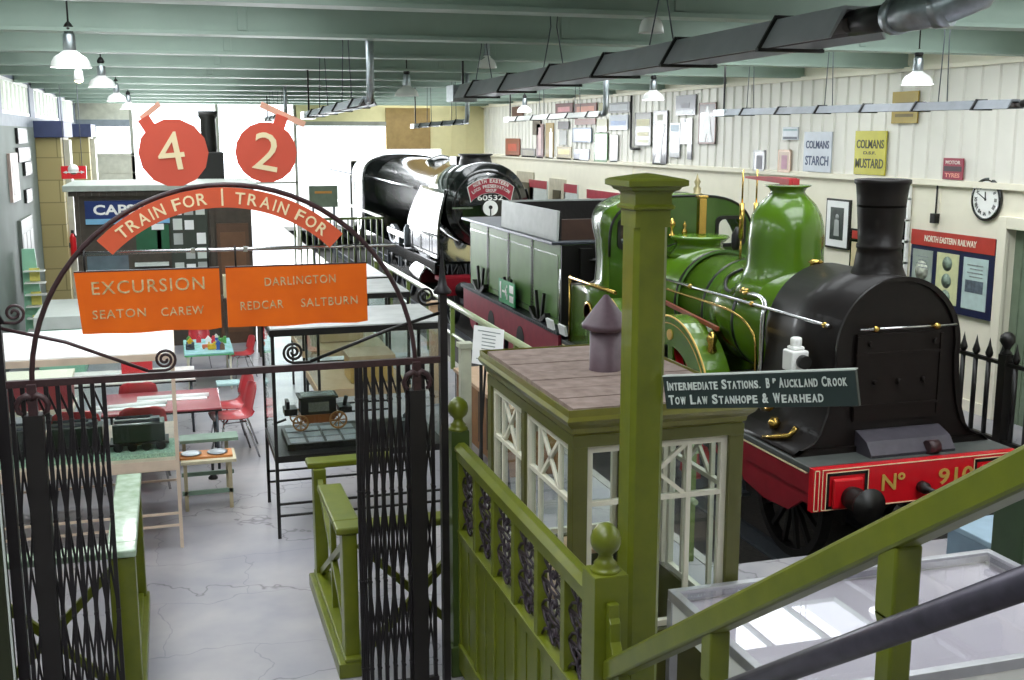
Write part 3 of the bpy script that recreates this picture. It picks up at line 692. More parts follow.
# number, headboard, disc
B(XK-.37,XK+.37,25.3,25.34,2.08,2.25).build('number_plate',M['black'],K)
text('60532',(XK,25.295,2.165),(1,0,0),(0,0,1),.62,.13,M['enamelw'],K,bold=.02)
hb=MB();o=arcpts(XK,1.75,.86,50,130,20);i_=arcpts(XK,1.62,.66,44,136,20)
hb.prism(o+i_[::-1],'y',25.24,25.28);HB=hb.build('headboard',mat('headboard_red','#8e2434',.45),K)
hb=MB();hb.ring([(XK+(x-XK)*1.03,2.42+(z-2.42)*1.05) for x,z in o+i_[::-1]],o+i_[::-1],'y',25.24,25.285);hb.build('headboard_rim',M['silverl'],HB)
def arctext(mb,txt,cx,cz,r,a0,a1,y,h,w,bold=.02,rad=1):
    n=len(txt)
    for i,c in enumerate(txt):
        if c==' ':continue
        a=radians(a0+(a1-a0)*(i+.5)/n)
        xd=Vector((sin(a),0,-cos(a)));yd=Vector((cos(a),0,sin(a)))
        wid=w*(.25 if c in 'I|' else 1)
        addtext(mb,c,(cx+r*cos(a),y,cz+r*sin(a)),xd,yd,wid,h,bold)
t=MB();arctext(t,'NORTH EASTERN',XK,1.75,.805,122,58,25.235,.085,.058);arctext(t,'LOCO PRESERVATION',XK,1.70,.735,128,52,25.235,.075,.05)
addtext(t,'GROUP',(XK,25.235,2.335),(1,0,0),(0,0,1),.26,.07,.02);t.build('lettering',M['silverl'],HB)
k=MB();k.cyl((XK+.0,25.28,1.92),(XK+.0,25.32,1.92),.18,n=32);k.build('headcode_disc',M['enamelw'],K)
k=MB();k.cyl((XK+.0,25.26,1.94),(XK+.0,25.28,1.94),.045);k.bar((XK+.0,25.27,1.74),(XK+.0,25.27,1.92),.02,.03);k.build('disc_hook',M['black'],K)
k=MB();k.bar((XK+.42,25.35,1.93),(XK+.9,25.35,1.93),.03,.04);k.bar((XK-.9,25.35,1.93),(XK-.42,25.35,1.93),.03,.04);k.build('smokebox_handrail',M['steel'],K)
k=MB();k.box(XK-1.28,XK-1.2,29.2,31.5,.9,1.05);k.tube([(XK-1.06,28.9,2.25),(XK-1.06,35.0,2.3)],.025);k.build('side_handrail',M['steel'],K)
k=MB();k.lathe([(.11,0),(.13,.1),(.13,.5),(.08,.6)],(XK-1.2,28.9,.7),'z',16);k.box(XK-1.25,XK-1.1,30,30.4,.7,1.0);k.build('lubricator',M['darksteel'],K)
# ------------------------------------------------------------------ arched iron gateway
GY=6.8
G=thing('iron_gateway','dark iron gateway with a round arch, scrolled braces and red TRAIN FOR band','gateway',(.33,GY,0))
p=MB();p.box(-1.0,-.94,GY-.03,GY+.03,0,2.55);p.lathe([(.035,2.55),(.05,2.56),(.02,2.62),(.012,2.8),(.0,2.86)],(-.97,GY,0),'z',12);p.build('gate_post',M['gate'],G)
p=MB();p.box(1.592,1.638,GY-.03,GY+.03,0,2.63);p.lathe([(.055,2.62),(.06,2.635),(.032,2.67),(.022,2.72),(.014,2.8),(.0,2.93)],(1.615,GY,0),'z',12);p.build('gate_post',M['gate'],G)
b=MB();b.box(-.96,1.6,GY-.02,GY+.02,2.18,2.22);b.build('top_bar',M['rust'],G)
# arch
AC=.315;AZ=2.16;AR=1.12;
a=MB();a.tube([(AC+AR*cos(radians(t)),GY,AZ+1.155*sin(radians(t))) for t in range(0,181,5)],.015,8);a.build('arch_hoop',M['rust'],G)
for x in(AC-AR,AC+AR):
    c=MB();c.box(x-.05,x+.05,GY-.06,GY+.04,0,2.02);c.build('channel_post',mat('channel_black','#15100f',.5),G)
    q=MB()
    for s in(-1,1): q.tube([(x,GY-.05,2.12),(x+s*.03,GY-.05,2.14),(x+s*.065,GY-.05,2.12),(x+s*.085,GY-.05,2.08),(x+s*.075,GY-.05,2.04),(x+s*.055,GY-.05,2.03)],[.02,.02,.018,.016,.014,.01],8)
    q.bar((x,GY-.03,2.0),(x,GY-.03,2.2),.05,.05);q.build('scroll_bracket',M['rust'],G)
# scrolled braces
for s,xo,zo,xi in((1,-.96,2.53,-.17),(-1,1.6,2.5,.78)):
    q=MB();q.tube([(xo,GY,zo),(xo+s*.35,GY,zo-.1),(xi-s*.0,GY,2.235)],.011,6)
    pts=[]
    for i in range(40):
        t=i/39*2.3*2*pi;r=.055*(1-i/39)+.010
        pts.append((xi+s*(.10+ r*sin(t)*1.0),GY,2.232+.065- r*cos(t)))
    pts=[(xi,GY,2.232)]+pts
    q.tube(pts,.009,6)
    pts=[]
    for i in range(30):
        t=i/29*1.8*2*pi;r=.05*(1-i/29)+.008
        pts.append((xo+s*(.09+r*sin(t)),GY,2.63-r*cos(t)-.02))
    q.tube([(xo,GY,2.56)]+pts,.009,6)
    q.build('scrolled_brace',M['rust'] if s>0 else M['black'],G)
r=MB();r.tube([(-.52,GY,2.935),(1.32,GY,2.935)],.011,8)
for x in(.12,.42): r.box(x-.012,x+.012,GY-.015,GY+.015,2.92,2.95)
r.build('hanging_rod',M['steel'],G)
# curved band TRAIN FOR | TRAIN FOR
BCX,BCZ,BR0,BR1=.298,2.31,.875,.99
o=arcpts(BCX,BCZ,BR1,135,45.5,40);i_=arcpts(BCX,BCZ,BR0,135,45.5,40)
bd=MB();bd.prism(o+i_[::-1],'y',GY-.05,GY-.03);BD=bd.build('arched_name_band',M['band'],G)
t=MB()
def arcword(mb,txt,a0,a1,r,h,y,wd):
    adv=[wd.get(c,1.0) for c in txt];tot=sum(adv);k=0
    for c,w_ in zip(txt,adv):
        a=radians(a0+(a1-a0)*(k+w_/2)/tot);k+=w_
        if c!=' ':
            xd=Vector((sin(a),0,-cos(a)));yd=Vector((cos(a),0,sin(a)))
            addtext(mb,c,(BCX+r*cos(a),y,BCZ+r*sin(a)),xd,yd,h*.82*min(w_,1.15) if c!='I' else h*.14,h,.012)
WD={'I':.45,' ':.55,'O':1.15,'A':1.05,'F':.85}
arcword(t,'TRAIN FOR',129,95,.932,.068,GY-.052,WD)
arcword(t,'TRAIN FOR',86,50,.932,.068,GY-.052,WD)
t.box(BCX-.005,BCX+.006,GY-.054,GY-.05,BCZ+.885,BCZ+.985);t.build('lettering',M['signcream'],BD)
# number discs
for num,cx,lb,tip in(('4',.03,'round red disc tinted salmon for flare, with a cream 4, above the arch',(-.085,.30)),('2',.56,'round red disc tinted salmon for flare, with a cream 2, above the arch',(.13,.26))):
    R_=.192 if num=='4' else .175
    D=thing('platform_number_disc',lb,'disc',(cx,GY,3.29),'platform number discs on the arch')
    d=MB();d.lathe([(R_,-.012),(R_,.012)],(cx+(.012 if num=='4' else 0),GY-.04,3.5),'y',14 if num=='4' else 18,smooth=False)
    sx=-1 if num=='4' else 1
    DO=d.build('disc_plate',M['disc'],D)
    e=MB();px_,pz_=(-.135,3.66) if num=='4' else (.095,3.675)
    e.bar((cx+px_*.7,GY-.03,3.5+.7*(pz_-3.5)),(cx+px_*1.06,GY-.03,pz_+.035),.07,.02,up=(0,1,0));e.build('pivot_plate',M['disc'],D)
    e=MB()
    if num=='4': e.bar((cx-.155,GY-.02,3.69),(cx-.05,GY-.02,3.775),.03,.02,up=(0,1,0))
    else: e.bar((cx-.02,GY-.02,3.775),(cx+.23,GY-.02,3.66),.035,.02,up=(0,1,0))
    e.build('pointer_arm',mat('hazed_pointer','#e0a890',.5),D)  # colour paled to imitate haze over the pointer
    text(num,(cx-.005 if num=='4' else cx+.0,GY-.055,3.505+ (.005 if num=='4' else .0)),(1,0,.08 if num=='4' else -.2),(-.16 if num=='4' else .15,0,1),.145,.215,M['signcream'],DO,'numeral',bold=-.0)
# orange hanging boards
for x0,x1,lb,rows in((-.535,.262,'orange hanging board lettered EXCURSION, SEATON CAREW',(('EXCURSION',-.135,2.745,.62,.075),('SEATON',-.305,2.59,.29,.05),('CAREW',.045,2.59,.24,.05))),
    (.298,1.13,'orange hanging board lettered DARLINGTON, REDCAR, SALTBURN',(('DARLINGTON',.73,2.745,.42,.05),('REDCAR',.50,2.605,.25,.05),('SALTBURN',.90,2.61,.34,.05)))):
    D=thing('hanging_board',lb,'sign',((x0+x1)/2,GY,2.94),'orange destination boards hanging from the arch')
    n=12;vs=[];
    b=MB()
    poly=[(x0,2.48)]+[(x0+(x1-x0)*i/n,2.475+.004*sin(i)) for i in range(1,n)]+[(x1,2.48),(x1,2.835)]+[(x1-(x1-x0)*i/n,2.835+.003*sin(i*2)) for i in range(1,n)]+[(x0,2.835)]
    if x0<0: poly[0]=(x0+.025,2.48);
    b.prism(poly,'y',GY-.055,GY-.035);BO_=b.build('board',M['orange'],D)
    t=MB()
    for w_ in rows: addtext(t,w_[0],(w_[1],GY-.057,w_[2]),(1,0,.015),(-.015,0,1),w_[3],w_[4],0,1.12)
    t.build('lettering',mat('faded_silver_outline_lettering','#d9c79a',.5,hex2='#a88a58',scale=40),BO_)
    h=MB()
    for x in(x0+.06,x1-.06): h.tube([(x,GY-.045,2.83),(x,GY-.045,2.92),(x,GY-.02,2.955),(x,GY+.015,2.94)],.006,6)
    h.build('hook',M['black'],D)
    eg=MB();eg.box(x0,x1,GY-.056,GY-.034,2.833,2.84);eg.build('board_top_edge',M['rust'],D)
# folding lattice gates
def lattice(name,label,xs,y,z0,z1,phase):
    g=thing(name,label,'gate',((xs[0]+xs[-1])/2,y,0),'folding lattice gates')
    for x in xs:
        MB().box(x-.012,x+.012,y-.012,y+.012,z0,z1).build('vertical_bar',M['gate'],g)
    la=MB();zs=[];z=z0+.1;k=0
    levels=[2.15,1.72,1.62,1.12,1.02,.52,.42,.08]
    for a,b_ in zip(xs[:-1],xs[1:]):
        m=(a+b_)/2
        for zc in (1.67,1.07,.47):
            la.bar((a,y-.016,zc-.30),(b_,y-.016,zc+.30),.013,.006,up=(0,1,0))
            la.bar((b_,y+.016,zc-.30),(a,y+.016,zc+.30),.013,.006,up=(0,1,0))
        la.bar((a,y+.016,2.15),(b_,y+.016,1.97),.013,.006,up=(0,1,0));
    la.build('lattice_strips',M['gate'],g)
    rv=MB()
    for x in xs:
        for zc in(1.37,.77,.17,1.97): rv.cyl((x,y-.026,zc),(x,y+.026,zc),.014,n=8)
    rv.build('rivets',M['gate'],g)
    bt=MB();bt.box(xs[0]-.02,xs[-1]+.02,y-.02,y+.02,z0,z0+.03);bt.build('bottom_runner',M['gate'],g)
    return g
lattice('lattice_gate','black folding lattice gate drawn back on the left of the archway',[-.92+.0625*i for i in range(9)],GY+.0,.02,2.18,0)
lattice('lattice_gate','black folding lattice gate drawn back on the right, beside the green fence',[1.06,1.085,1.115,1.165,1.215,1.27,1.325,1.38,1.48,1.54],GY+.0,.02,2.18,0)
q=thing('gate_pier','olive gate pier darkened for shade, with a painted edge highlight, at the far left','pier',(-1.1,6.8,0))
B(-1.17,-1.005,6.6,6.76,0,2.0).build('pier_shaft',mat('pier_shaded_olive','#23280f',.5),q,bevel=.01);B(-1.18,-1.0,6.59,6.77,2.0,2.05).build('pier_cap',mat('pier_shaded_olive','#23280f',.5),q)  # olive darkened to put the pier in shadow
B(-1.003,-.992,6.6,6.62,0,2.0).build('edge_highlight_strip',M['silverl'],q)  # pale strip stands in for the highlight along the pier edge
# ------------------------------------------------------------------ green wicket barriers
def barrier(name,label,x,s,post_w,cap,base=True):
    """s=+1 extends to the right, -1 to the left"""
    w=thing(name,label,'barrier',(x,7.8,0))
    t=MB();t.box(x-.09,x+.09,7.22,8.75 if s<0 else 8.05,1.0,1.05);t.build('top_rail',cap,w,bevel=.012)
    t=MB();t.box(x-.09*s,x+s*1.0,7.05,7.22,1.0,1.05);t.build('top_rail',cap,w,bevel=.012)
    if s>0: t=MB();t.box(x-.09,x+.6,8.62,8.8,1.0,1.05);t.build('top_rail',M['olive'],w,bevel=.012)
    for yy in(7.14,8.66): MB().box(x-.05-post_w,x+.05+post_w,yy-.07,yy+.07,.0,1.0).build('post',M['olive'],w,bevel=.008)
    MB().box(x+s*.85,x+s*.97,7.07,7.2,0,1.0).build('post',M['olive'],w,bevel=.008)
    t=MB();t.box(x-.1,x+.1,7.02,8.7,0,.11);t.box(x-.06,x+.06,7.02,8.7,.11,.14);t.build('plinth',M['olive'],w,bevel=.01)
    t=MB();t.bar((x,7.2,.15),(x,8.6,.9),.04,.05);t.bar((x,8.6,.15),(x,7.2,.9),.04,.05);t.box(x-.02,x+.02,7.88,7.93,.14,1.0);t.build('cross_brace',M['olive'],w)
    t=MB();t.bar((x+s*.07,7.13,.1),(x+s*.85,7.13,.9),.05,.04,up=(0,1,0));t.bar((x+s*.07,7.13,.9),(x+s*.85,7.13,.1),.05,.04,up=(0,1,0));t.build('cross_brace',M['olive'],w)
    return w
barrier('wicket_barrier','green wooden barrier with cross braces behind the right lattice gate',1.03,1,.0,M['olive'])
barrier('wicket_barrier','green wooden barrier with top rail paled as if lit behind the left lattice gate',-.40,-1,.03,M['palegreen'])
# ------------------------------------------------------------------ green platform fence with fretted panels
FX=1.74;FT=1.60
def newel(x,y,name,label,h,w=.15,console=False):
    n=thing(name,label,'post',(x,y,0))
    m=MB();m.box(x-w/2,x+w/2,y-w/2,y+w/2,0,h-.0);m.prism([(x-w/2,y-w/2),(x+w/2,y-w/2),(x+w/2,y+w/2),(x-w/2,y+w/2)],'z',h,h+.005);m.build('post_shaft',M['olive'] if y<6 else M['olive_d'],n,bevel=.012)
    f=MB();f.lathe([(.06,0),(.066,.008),(.06,.02),(.048,.03),(.052,.04),(.036,.055),(.03,.075),(.034,.085),(.056,.105),(.066,.13),(.067,.155),(.058,.185),(.035,.21),(.012,.222),(.0,.224)],(x,y,h),'z',28);f.build('acorn_finial',M['olive'],n)
    b=MB();b.box(x-w/2-.02,x+w/2+.02,y-w/2-.02,y+w/2+.02,0,.22);b.build('post_foot',M['olive_d'],n,bevel=.01)
    if console:
        c=MB();c.prism([(y-w/2,1.62),(y-w/2-.03,1.62),(y-w/2-.035,1.56),(y-w/2-.05,1.54),(y-w/2-.055,1.46),(y-w/2-.09,1.40),(y-w/2-.15,1.36),(y-w/2-.18,1.30),(y-w/2,1.30)],'x',x-.025,x+.025);c.build('console_bracket',M['olive'],n,bevel=.005)
    return n
newel(1.735,6.9,'newel_post','dark green newel post with round finial between the gateway and the boarded fence',1.70,.12)
newel(1.735,4.3,'newel_post','olive green newel post with acorn finial at the foot of the stairs',1.73,.155,True)
FN=thing('platform_fence','olive green boarded fence with black fretwork panels along its top','fence',(FX,5.6,0))
y0,y1=4.38,6.84
m=MB();m.prism([(FX-.05,1.585),(FX-.05,1.6),(FX-.02,1.63),(FX+.02,1.63),(FX+.05,1.6),(FX+.05,1.585)],'y',y0,y1);m.box(FX-.035,FX+.035,y0,y1,1.52,1.586);m.build('top_rail',M['olive'],FN)
m=MB();m.box(FX-.03,FX+.03,y0,y1,.98,1.04);m.box(FX-.036,FX-.03,y0,y1,1.025,1.04);m.build('middle_rail',M['olive'],FN,bevel=.006)
m=MB();m.box(FX-.035,FX+.035,y0,y1,.06,.24);m.build('bottom_rail',M['olive'],FN,bevel=.006)
npn=6;dy=(y1-y0)/npn
for i in range(npn+1):
    yy=y0+i*dy;MB().box(FX-.028,FX+.028,max(y0,yy-.03),min(y1,yy+.03),.24,1.53).build('mullion',M['olive'],FN,bevel=.004)
m=MB()
for i in range(npn*2):
    yy=y0+i*dy/2;m.box(FX-.008-(.006 if i%2 else 0),FX+.008,yy+.002,yy+dy/2-.002,.2,1.0)
m.build('boarding',M['olive'],FN)
for i in range(npn):
    c=y0+(i+.5)*dy;h=dy/2-.03;f=MB()
    for zz in(1.13,1.285,1.44):
        f.tube([(FX,c+.055*cos(t*pi/6),zz+.06*sin(t*pi/6)) for t in range(12)],.008,5,closed=True)
        f.tube([(FX,c+.02*cos(t*pi/3),zz+.02*sin(t*pi/3)) for t in range(6)],.008,5,closed=True)
        for s in(-1,1):
            f.tube([(FX,c+s*.055,zz),(FX,c+s*h*.75,zz+.03),(FX,c+s*h,zz+.075)],.008,5)
            f.tube([(FX,c+s*.055,zz),(FX,c+s*h*.75,zz-.03),(FX,c+s*h,zz-.075)],.008,5)
            f.tube([(FX,c+s*.03,zz+.05),(FX,c+s*.09,zz+.085),(FX,c+s*.12,zz+.05),(FX,c+s*.09,zz+.03)],.007,5)
    for zz in(1.2075,1.3625): f.tube([(FX,c-h,zz),(FX,c,zz+.02),(FX,c+h,zz)],.007,5);f.tube([(FX,c-h,zz),(FX,c,zz-.02),(FX,c+h,zz)],.007,5)
    f.build('fretwork_panel',mat('fretwork_purple_black','#2c2028',.45),FN)
# stair railing climbing towards the camera
SRt=thing('stair_railing','olive green sloping stair railing with chamfered posts, foreground','railing',(FX,3.2,0))
def zs(y): return 1.285+(4.28-y)*.683
poly=[(4.22,zs(4.22)-.075),(4.22,zs(4.22)+.03),(1.2,zs(1.2)+.03),(1.2,zs(1.2)-.075)]
m=MB();m.prism(poly,'x',FX-.045,FX+.045);m.build('handrail',M['olive'],SRt,bevel=.012)
for yy,w in((3.28,.038),(2.31,.04),(1.4,.04)):
    z1=zs(yy)-.07;
    m=MB();m.box(FX-w,FX+w,yy-w,yy+w,z1-.18,z1+.02)
    # chamfered waist
    c=w*.55
    lo=z1-.22
    o_=[(-w,-w),(w,-w),(w,w),(-w,w)]
    vs=[(FX+a,yy+b_,z1-.18) for a,b_ in o_]+[(FX+a*.82,yy+b_*.82,lo) for a,b_ in o_]
    m.add(vs,[(0,1,5,4),(1,2,6,5),(2,3,7,6),(3,0,4,7)])
    m.box(FX-w*.82,FX+w*.82,yy-w*.82,yy+w*.82,z1-1.35,lo)
    m.build('post',M['olive'],SRt,bevel=.008)
m=MB();m.prism([(4.2,zs(4.2)-.95),(4.2,zs(4.2)-1.1),(1.2,zs(1.2)-1.1),(1.2,zs(1.2)-.95)],'x',FX-.03,FX+.03);m.build('bottom_rail',M['olive'],SRt)
H2=thing('stair_handrail','thick black tubular handrail below the green stair railing, lower right corner','handrail',(1.6,2.4,1.2))
m=MB();m.tube([(1.6,3.6,1.41),(1.6,1.0,3.225)],.034,20);m.build('tube',mat('worn_black_tube','#4a4650',.38,.5,scale=18,var=.2),H2)
m=MB()
for yy in(2.62,1.6): m.tube([(1.6,yy,1.43+(3.6-yy)*.68-.02),(1.6,yy,1.3+(3.6-yy)*.68-.12),(1.72,yy,1.3+(3.6-yy)*.68-.18)],.01,8)
m.build('bracket',M['black'],H2)
STR=thing('footbridge_stairs','wooden footbridge stairs below the camera','stairs',(0,3,0))
# tall square post with moulded cap
TP=thing('tall_post','tall square green post with moulded pyramid cap behind the fence','post',(1.96,4.62,0))
px,py,w=2.03,4.62,.081
m=MB()
def oct_(w,c): return [(px-w+c,py-w),(px+w-c,py-w),(px+w,py-w+c),(px+w,py+w-c),(px+w-c,py+w),(px-w+c,py+w),(px-w,py+w-c),(px-w,py-w+c)]
m.prism(oct_(w,.022),'z',.3,3.2);m.box(px-w,px+w,py-w,py+w,0,.3);m.build('post_shaft',M['olive'],TP)
m=MB();m.box(px-w-.002,px+w+.002,py-w-.002,py+w+.002,3.2,3.28);m.build('post_head',M['olive'],TP)
m=MB()
def lev(l):
    vs=[];
    for ww,z in l: vs+=[(px-ww,py-ww,z),(px+ww,py-ww,z),(px+ww,py+ww,z),(px-ww,py+ww,z)]
    fs=[(3,2,1,0),tuple(len(vs)-4+i for i in range(4))]
    for k in range(len(l)-1):
        for i in range(4):
            j=(i+1)%4;fs.append((4*k+i,4*k+j,4*k+4+j,4*k+4+i))
    return vs,fs
m.add(*lev([(w+.004,3.275),(w+.016,3.28),(w+.018,3.292),(w+.006,3.30),(w+.006,3.345),(w+.012,3.355),(w+.03,3.362),(w+.038,3.375),(w+.06,3.382),(w+.06,3.405),(w+.045,3.412),(.03,3.432),(.001,3.436)]));m.build('moulded_cap',M['olive'],TP)
# black destination sign arm
SG=thing('station_sign','long black sign arm lettered INTERMEDIATE STATIONS, fixed to the tall green post','sign',(2.09,4.52,2.46))
A=Vector((2.095,4.50,2.46));Bp=Vector((2.60,3.78,2.605));d_=(Bp-A);dn=d_.normalized();up=Vector((0,0,1));up=(up-dn*up.dot(dn)).normalized();nn=dn.cross(up)
m=MB()
hl,hr_=.073,.073
vs=[]
for P_,h in((A,hl),(Bp,hr_)):
    for a,b_ in((-1,-1),(-1,1),(1,1),(1,-1)): vs.append(P_+up*h*a+nn*.012*b_)
m.add(vs,[(0,1,2,3),(7,6,5,4),(0,4,5,1),(1,5,6,2),(2,6,7,3),(3,7,4,0)]);SB=m.build('board',mat('black_board','#24302e',.45),SG,bevel=.003)
L_=d_.length
def on(u,v,txt,w_,h):
    c=A+dn*u*L_+up*v+nn*.0145
    return (txt,c,w_*L_,h)
t=MB()
def smallcaps(mb,words,u0,u1,v,H,h2):
    """first letters tall, the rest small"""
    tot=0;items=[]
    for wd_ in words:
        for i,c in enumerate(wd_):
            if c in "&": tall=True
            else: tall=(i==0) or wd_ in('B',)
            adv=(1.05 if tall else .86)*(.4 if c in 'I.' else (1.2 if c in 'MW' else 1))
            items.append((c,adv,tall));tot+=adv
        tot+=.55;items.append((' ',.55,False))
    k=0
    for c,adv,tall in items:
        if c!=' ':
            u=u0+(u1-u0)*(k+adv/2)/tot
            hh=H if tall else h2
            ww=(u1-u0)*adv/tot*L_*.80
            if c=='.': addtext(mb,c,A+dn*u*L_+up*(v-H*.42)+nn*.0145,dn,up,.006,.006,0)
            else: addtext(mb,c,A+dn*u*L_+up*(v-(H-hh)/2)+nn*.0145,dn,up,ww*(1 if c!='I' else .55),hh,.025)
        k+=adv
smallcaps(t,['INTERMEDIATE','STATIONS.'],.02,.55,.032,.042,.034)
smallcaps(t,['B'],.56,.595,.032,.042,.034);addtext(t,'P',A+dn*.605*L_+up*.041+nn*.0145,dn,up,.014,.02,.03)
smallcaps(t,['AUCKLAND','CROOK'],.625,.975,.032,.042,.034)
smallcaps(t,['TOW','LAW','STANHOPE','&','WEARHEAD'],.02,.86,-.032,.042,.034)
t.build('lettering',M['silverl'],SB)
m=MB();m.add([A-nn*.02+up*.074,Bp-nn*.02+up*.074,Bp+nn*.014+up*.074,A+nn*.014+up*.074,A-nn*.02+up*.079,Bp-nn*.02+up*.079,Bp+nn*.014+up*.079,A+nn*.014+up*.079],[(0,1,2,3),(4,5,6,7),(0,1,5,4),(2,3,7,6),(1,2,6,5),(0,3,7,4)]);m.build('board_top_edge',M['silverl'],SG)
bpy.data.objects.remove(STR)
# ------------------------------------------------------------------ glazed booth with planked roof
SX0,SX1,SY0,SY1,SZ=2.08,3.14,5.66,7.42,2.10
SH=thing('ticket_booth','glazed green booth with cream window frames and a weathered plank roof','booth',((SX0+SX1)/2,(SY0+SY1)/2,0))
m=MB()
n=7
for i in range(n):
    y=SY0-.0+(SY1-SY0)*i/n;m.box(SX0,SX1,y+.006,y+(SY1-SY0)/n-.006,SZ-.02,SZ+.01+.002*(i%2))
m.build('roof_boards',M['woodroof'],SH)
# moulded cornice swept round
co=[(0,SZ+.012),(.0,SZ-.03),(-.012,SZ-.05),(.0,SZ-.07),(.03,SZ-.10),(.035,SZ-.13),(.05,SZ-.14),(.055,SZ-.19)]
m=MB();vs=[]
for ins,z in co: vs+=[(SX0-.04+ins,SY0-.04+ins,z),(SX1+.04-ins,SY0-.04+ins,z),(SX1+.04-ins,SY1+.04-ins,z),(SX0-.04+ins,SY1+.04-ins,z)]
fsx=[]
for k in range(len(co)-1):
    for i in range(4):
        j=(i+1)%4;fsx.append((4*k+i,4*k+j,4*k+4+j,4*k+4+i))
m.add(vs,fsx);m.build('cornice',mat('booth_olive_gloss','#6d6a24',.3,coat=.4,scale=9),SH,solid=.01)
m=MB();m.ring([(SX0,SY0),(SX1,SY0),(SX1,SY1),(SX0,SY1)],[(SX0+.08,SY0+.08),(SX1-.08,SY0+.08),(SX1-.08,SY1-.08),(SX0+.08,SY1-.08)],'z',1.885,1.95);m.build('frieze',mat('booth_dark_olive','#565626',.4),SH)
BOO=mat('booth_dark_olive','#565626',.4)
for x in(SX0+.045,SX1-.045):
    for y in(SY0+.045,SY1-.045): MB().box(x-.045,x+.045,y-.045,y+.045,0,1.885).build('corner_post',BOO,SH,bevel=.005)
MB().box(SX0+.0,SX0+.07,6.56,6.62,0,1.885).build('corner_post',BOO,SH)
m=MB();m.box(SX0+.01,SX1-.01,SY0+.02,SY0+.06,0,.72);m.box(SX0+.01,SX1-.01,SY1-.06,SY1-.02,0,.72);m.box(SX0+.02,SX0+.06,SY0,SY1,0,.72);m.box(SX1-.06,SX1-.02,SY0,SY1,0,.72);m.build('lower_panelling',BOO,SH)
def window(a,b_,plane,c,z0,z1,side):
    """glazed frame between a..b on an axis; side: 'x' = in the X direction"""
    f=MB();t=.028;
    def bx(u0,u1,w0,w1,d0=-.02,d1=.02):
        if side=='x': f.box(u0,u1,c+d0,c+d1,w0,w1)
        else: f.box(c+d0,c+d1,u0,u1,w0,w1)
    zt=z1-.34
    bx(a,a+t*1.4,z0,z1);bx(b_-t*1.4,b_,z0,z1);bx(a+t*1.4,b_-t*1.4,z1-t*1.3,z1,-.019,.019);bx(a+t*1.4,b_-t*1.4,z0,z0+t*1.3,-.019,.019);bx(a+t*1.4,b_-t*1.4,zt-t/2,zt+t/2,-.018,.018)
    w=b_-a
    for u in(a+w*.27,b_-w*.27): bx(u-t/2,u+t/2,z0,z1,-.014,.014)
    u0,u1=a+w*.27+t/2,b_-w*.27-t/2
    P=(lambda u,z:(u,c,z)) if side=='x' else (lambda u,z:(c,u,z))
    up=(0,1,0) if side=='x' else (1,0,0)
    f.bar(P(u0,zt),P(u1,z1-t),.024,.022,up=up);f.bar(P(u0,z1-t),P(u1,zt),.024,.022,up=up)
    F=f.build('window_sash',M['whitewood'],SH)
    g=MB()
    if side=='x': g.box(a,b_,c-.002,c+.002,z0,z1)
    else: g.box(c-.002,c+.002,a,b_,z0,z1)
    g.build('sash_glass',M['glass'],F)
window(SX0+.09,SX1-.09,'y',SY0+.05,.74,1.875,'x')
window(SX0+.09,SX1-.09,'y',SY1-.05,.74,1.875,'x')
for c in(SX0+.04,SX1-.04):
    window(SY0+.09,6.56,'x',c,.74,1.875,'y');window(6.62,SY1-.09,'x',c,.74,1.875,'y')
m=MB();m.box(SX0+.12,SX1-.12,SY1-.42,SY1-.12,.70,.73);m.box(SX0+.12,SX0+.3,SY0+.14,SY1-.4,.70,.73);m.build('inner_shelf',M['lightwood'],SH)
SP=thing('stove_pipe','brown-purple iron stove pipe with conical cowl on the booth roof','chimney',(2.64,6.6,SZ))
m=MB();m.lathe([(.115,-.01),(.102,.02),(.102,.30)],(2.64,6.6,SZ),'z',28);m.build('pipe',mat('oxide_brown_iron','#5d4a52',.5,scale=14,var=.15),SP)
m=MB();m.lathe([(.06,.25),(.152,.285),(.155,.31),(.145,.32),(.095,.39),(.05,.45),(.015,.495),(.0,.50)],(2.64,6.6,SZ),'z',28);m.build('conical_cowl',mat('oxide_brown_iron','#5d4a52',.5),SP)
# small lamp bracket seen over the booth corner
# ------------------------------------------------------------------ display cases
def case(name,label,x0,x1,y0,y1,zb,zt,frame,top,base_t=.09,t=.03,legs=True,back=None,group=None,floor_m=None):
    c=thing(name,label,'display case',((x0+x1)/2,(y0+y1)/2,0),group)
    f=MB()
    for x in(x0,x1-t):
        for y in(y0,y1-t): f.box(x,x+t,y,y+t,zb,zt-.05)
    f.build('upright_frame',frame,c)
    for x in(x0,x1-t):
        for y in(y0,y1-t): MB().box(x,x+t,y,y+t,0,zb-base_t).build('leg',frame,c)
    f=MB();f.box(x0-.01,x1+.01,y0-.01,y1+.01,zt-.07,zt-.012);TOPF=f.build('top_frame',frame,c)
    f=MB();f.box(x0-.0,x1,y0,y1,zt-.012,zt);f.build('top_panel',top,c)
    f=MB();f.box(x0,x1,y0,y1,zb-base_t,zb);f.build('base_tray',floor_m or frame,c)
    f=MB();
    for z in(.2,.31): f.box(x0,x1,y0+.005,y0+t-.005,z,z+.02);f.box(x0,x1,y1-t,y1-.01,z,z+.02)
    f.build('stretcher',frame,c)
    f=MB();e=.004
    f.box(x0+t,x1-t,y0+.01,y0+.01+e,zb,zt-.07);f.box(x0+.01,x0+.01+e,y0+t,y1-t,zb,zt-.07);f.box(x1-.01-e,x1-.01,y0+t,y1-t,zb,zt-.07);f.box(x0+t,x1-t,y1-.01-e,y1-.01,zb,zt-.07)
    f.build('glass_panes',M['glass'],c)
    return c
wf=mat('beige_frame','#d8c3ae',.4)
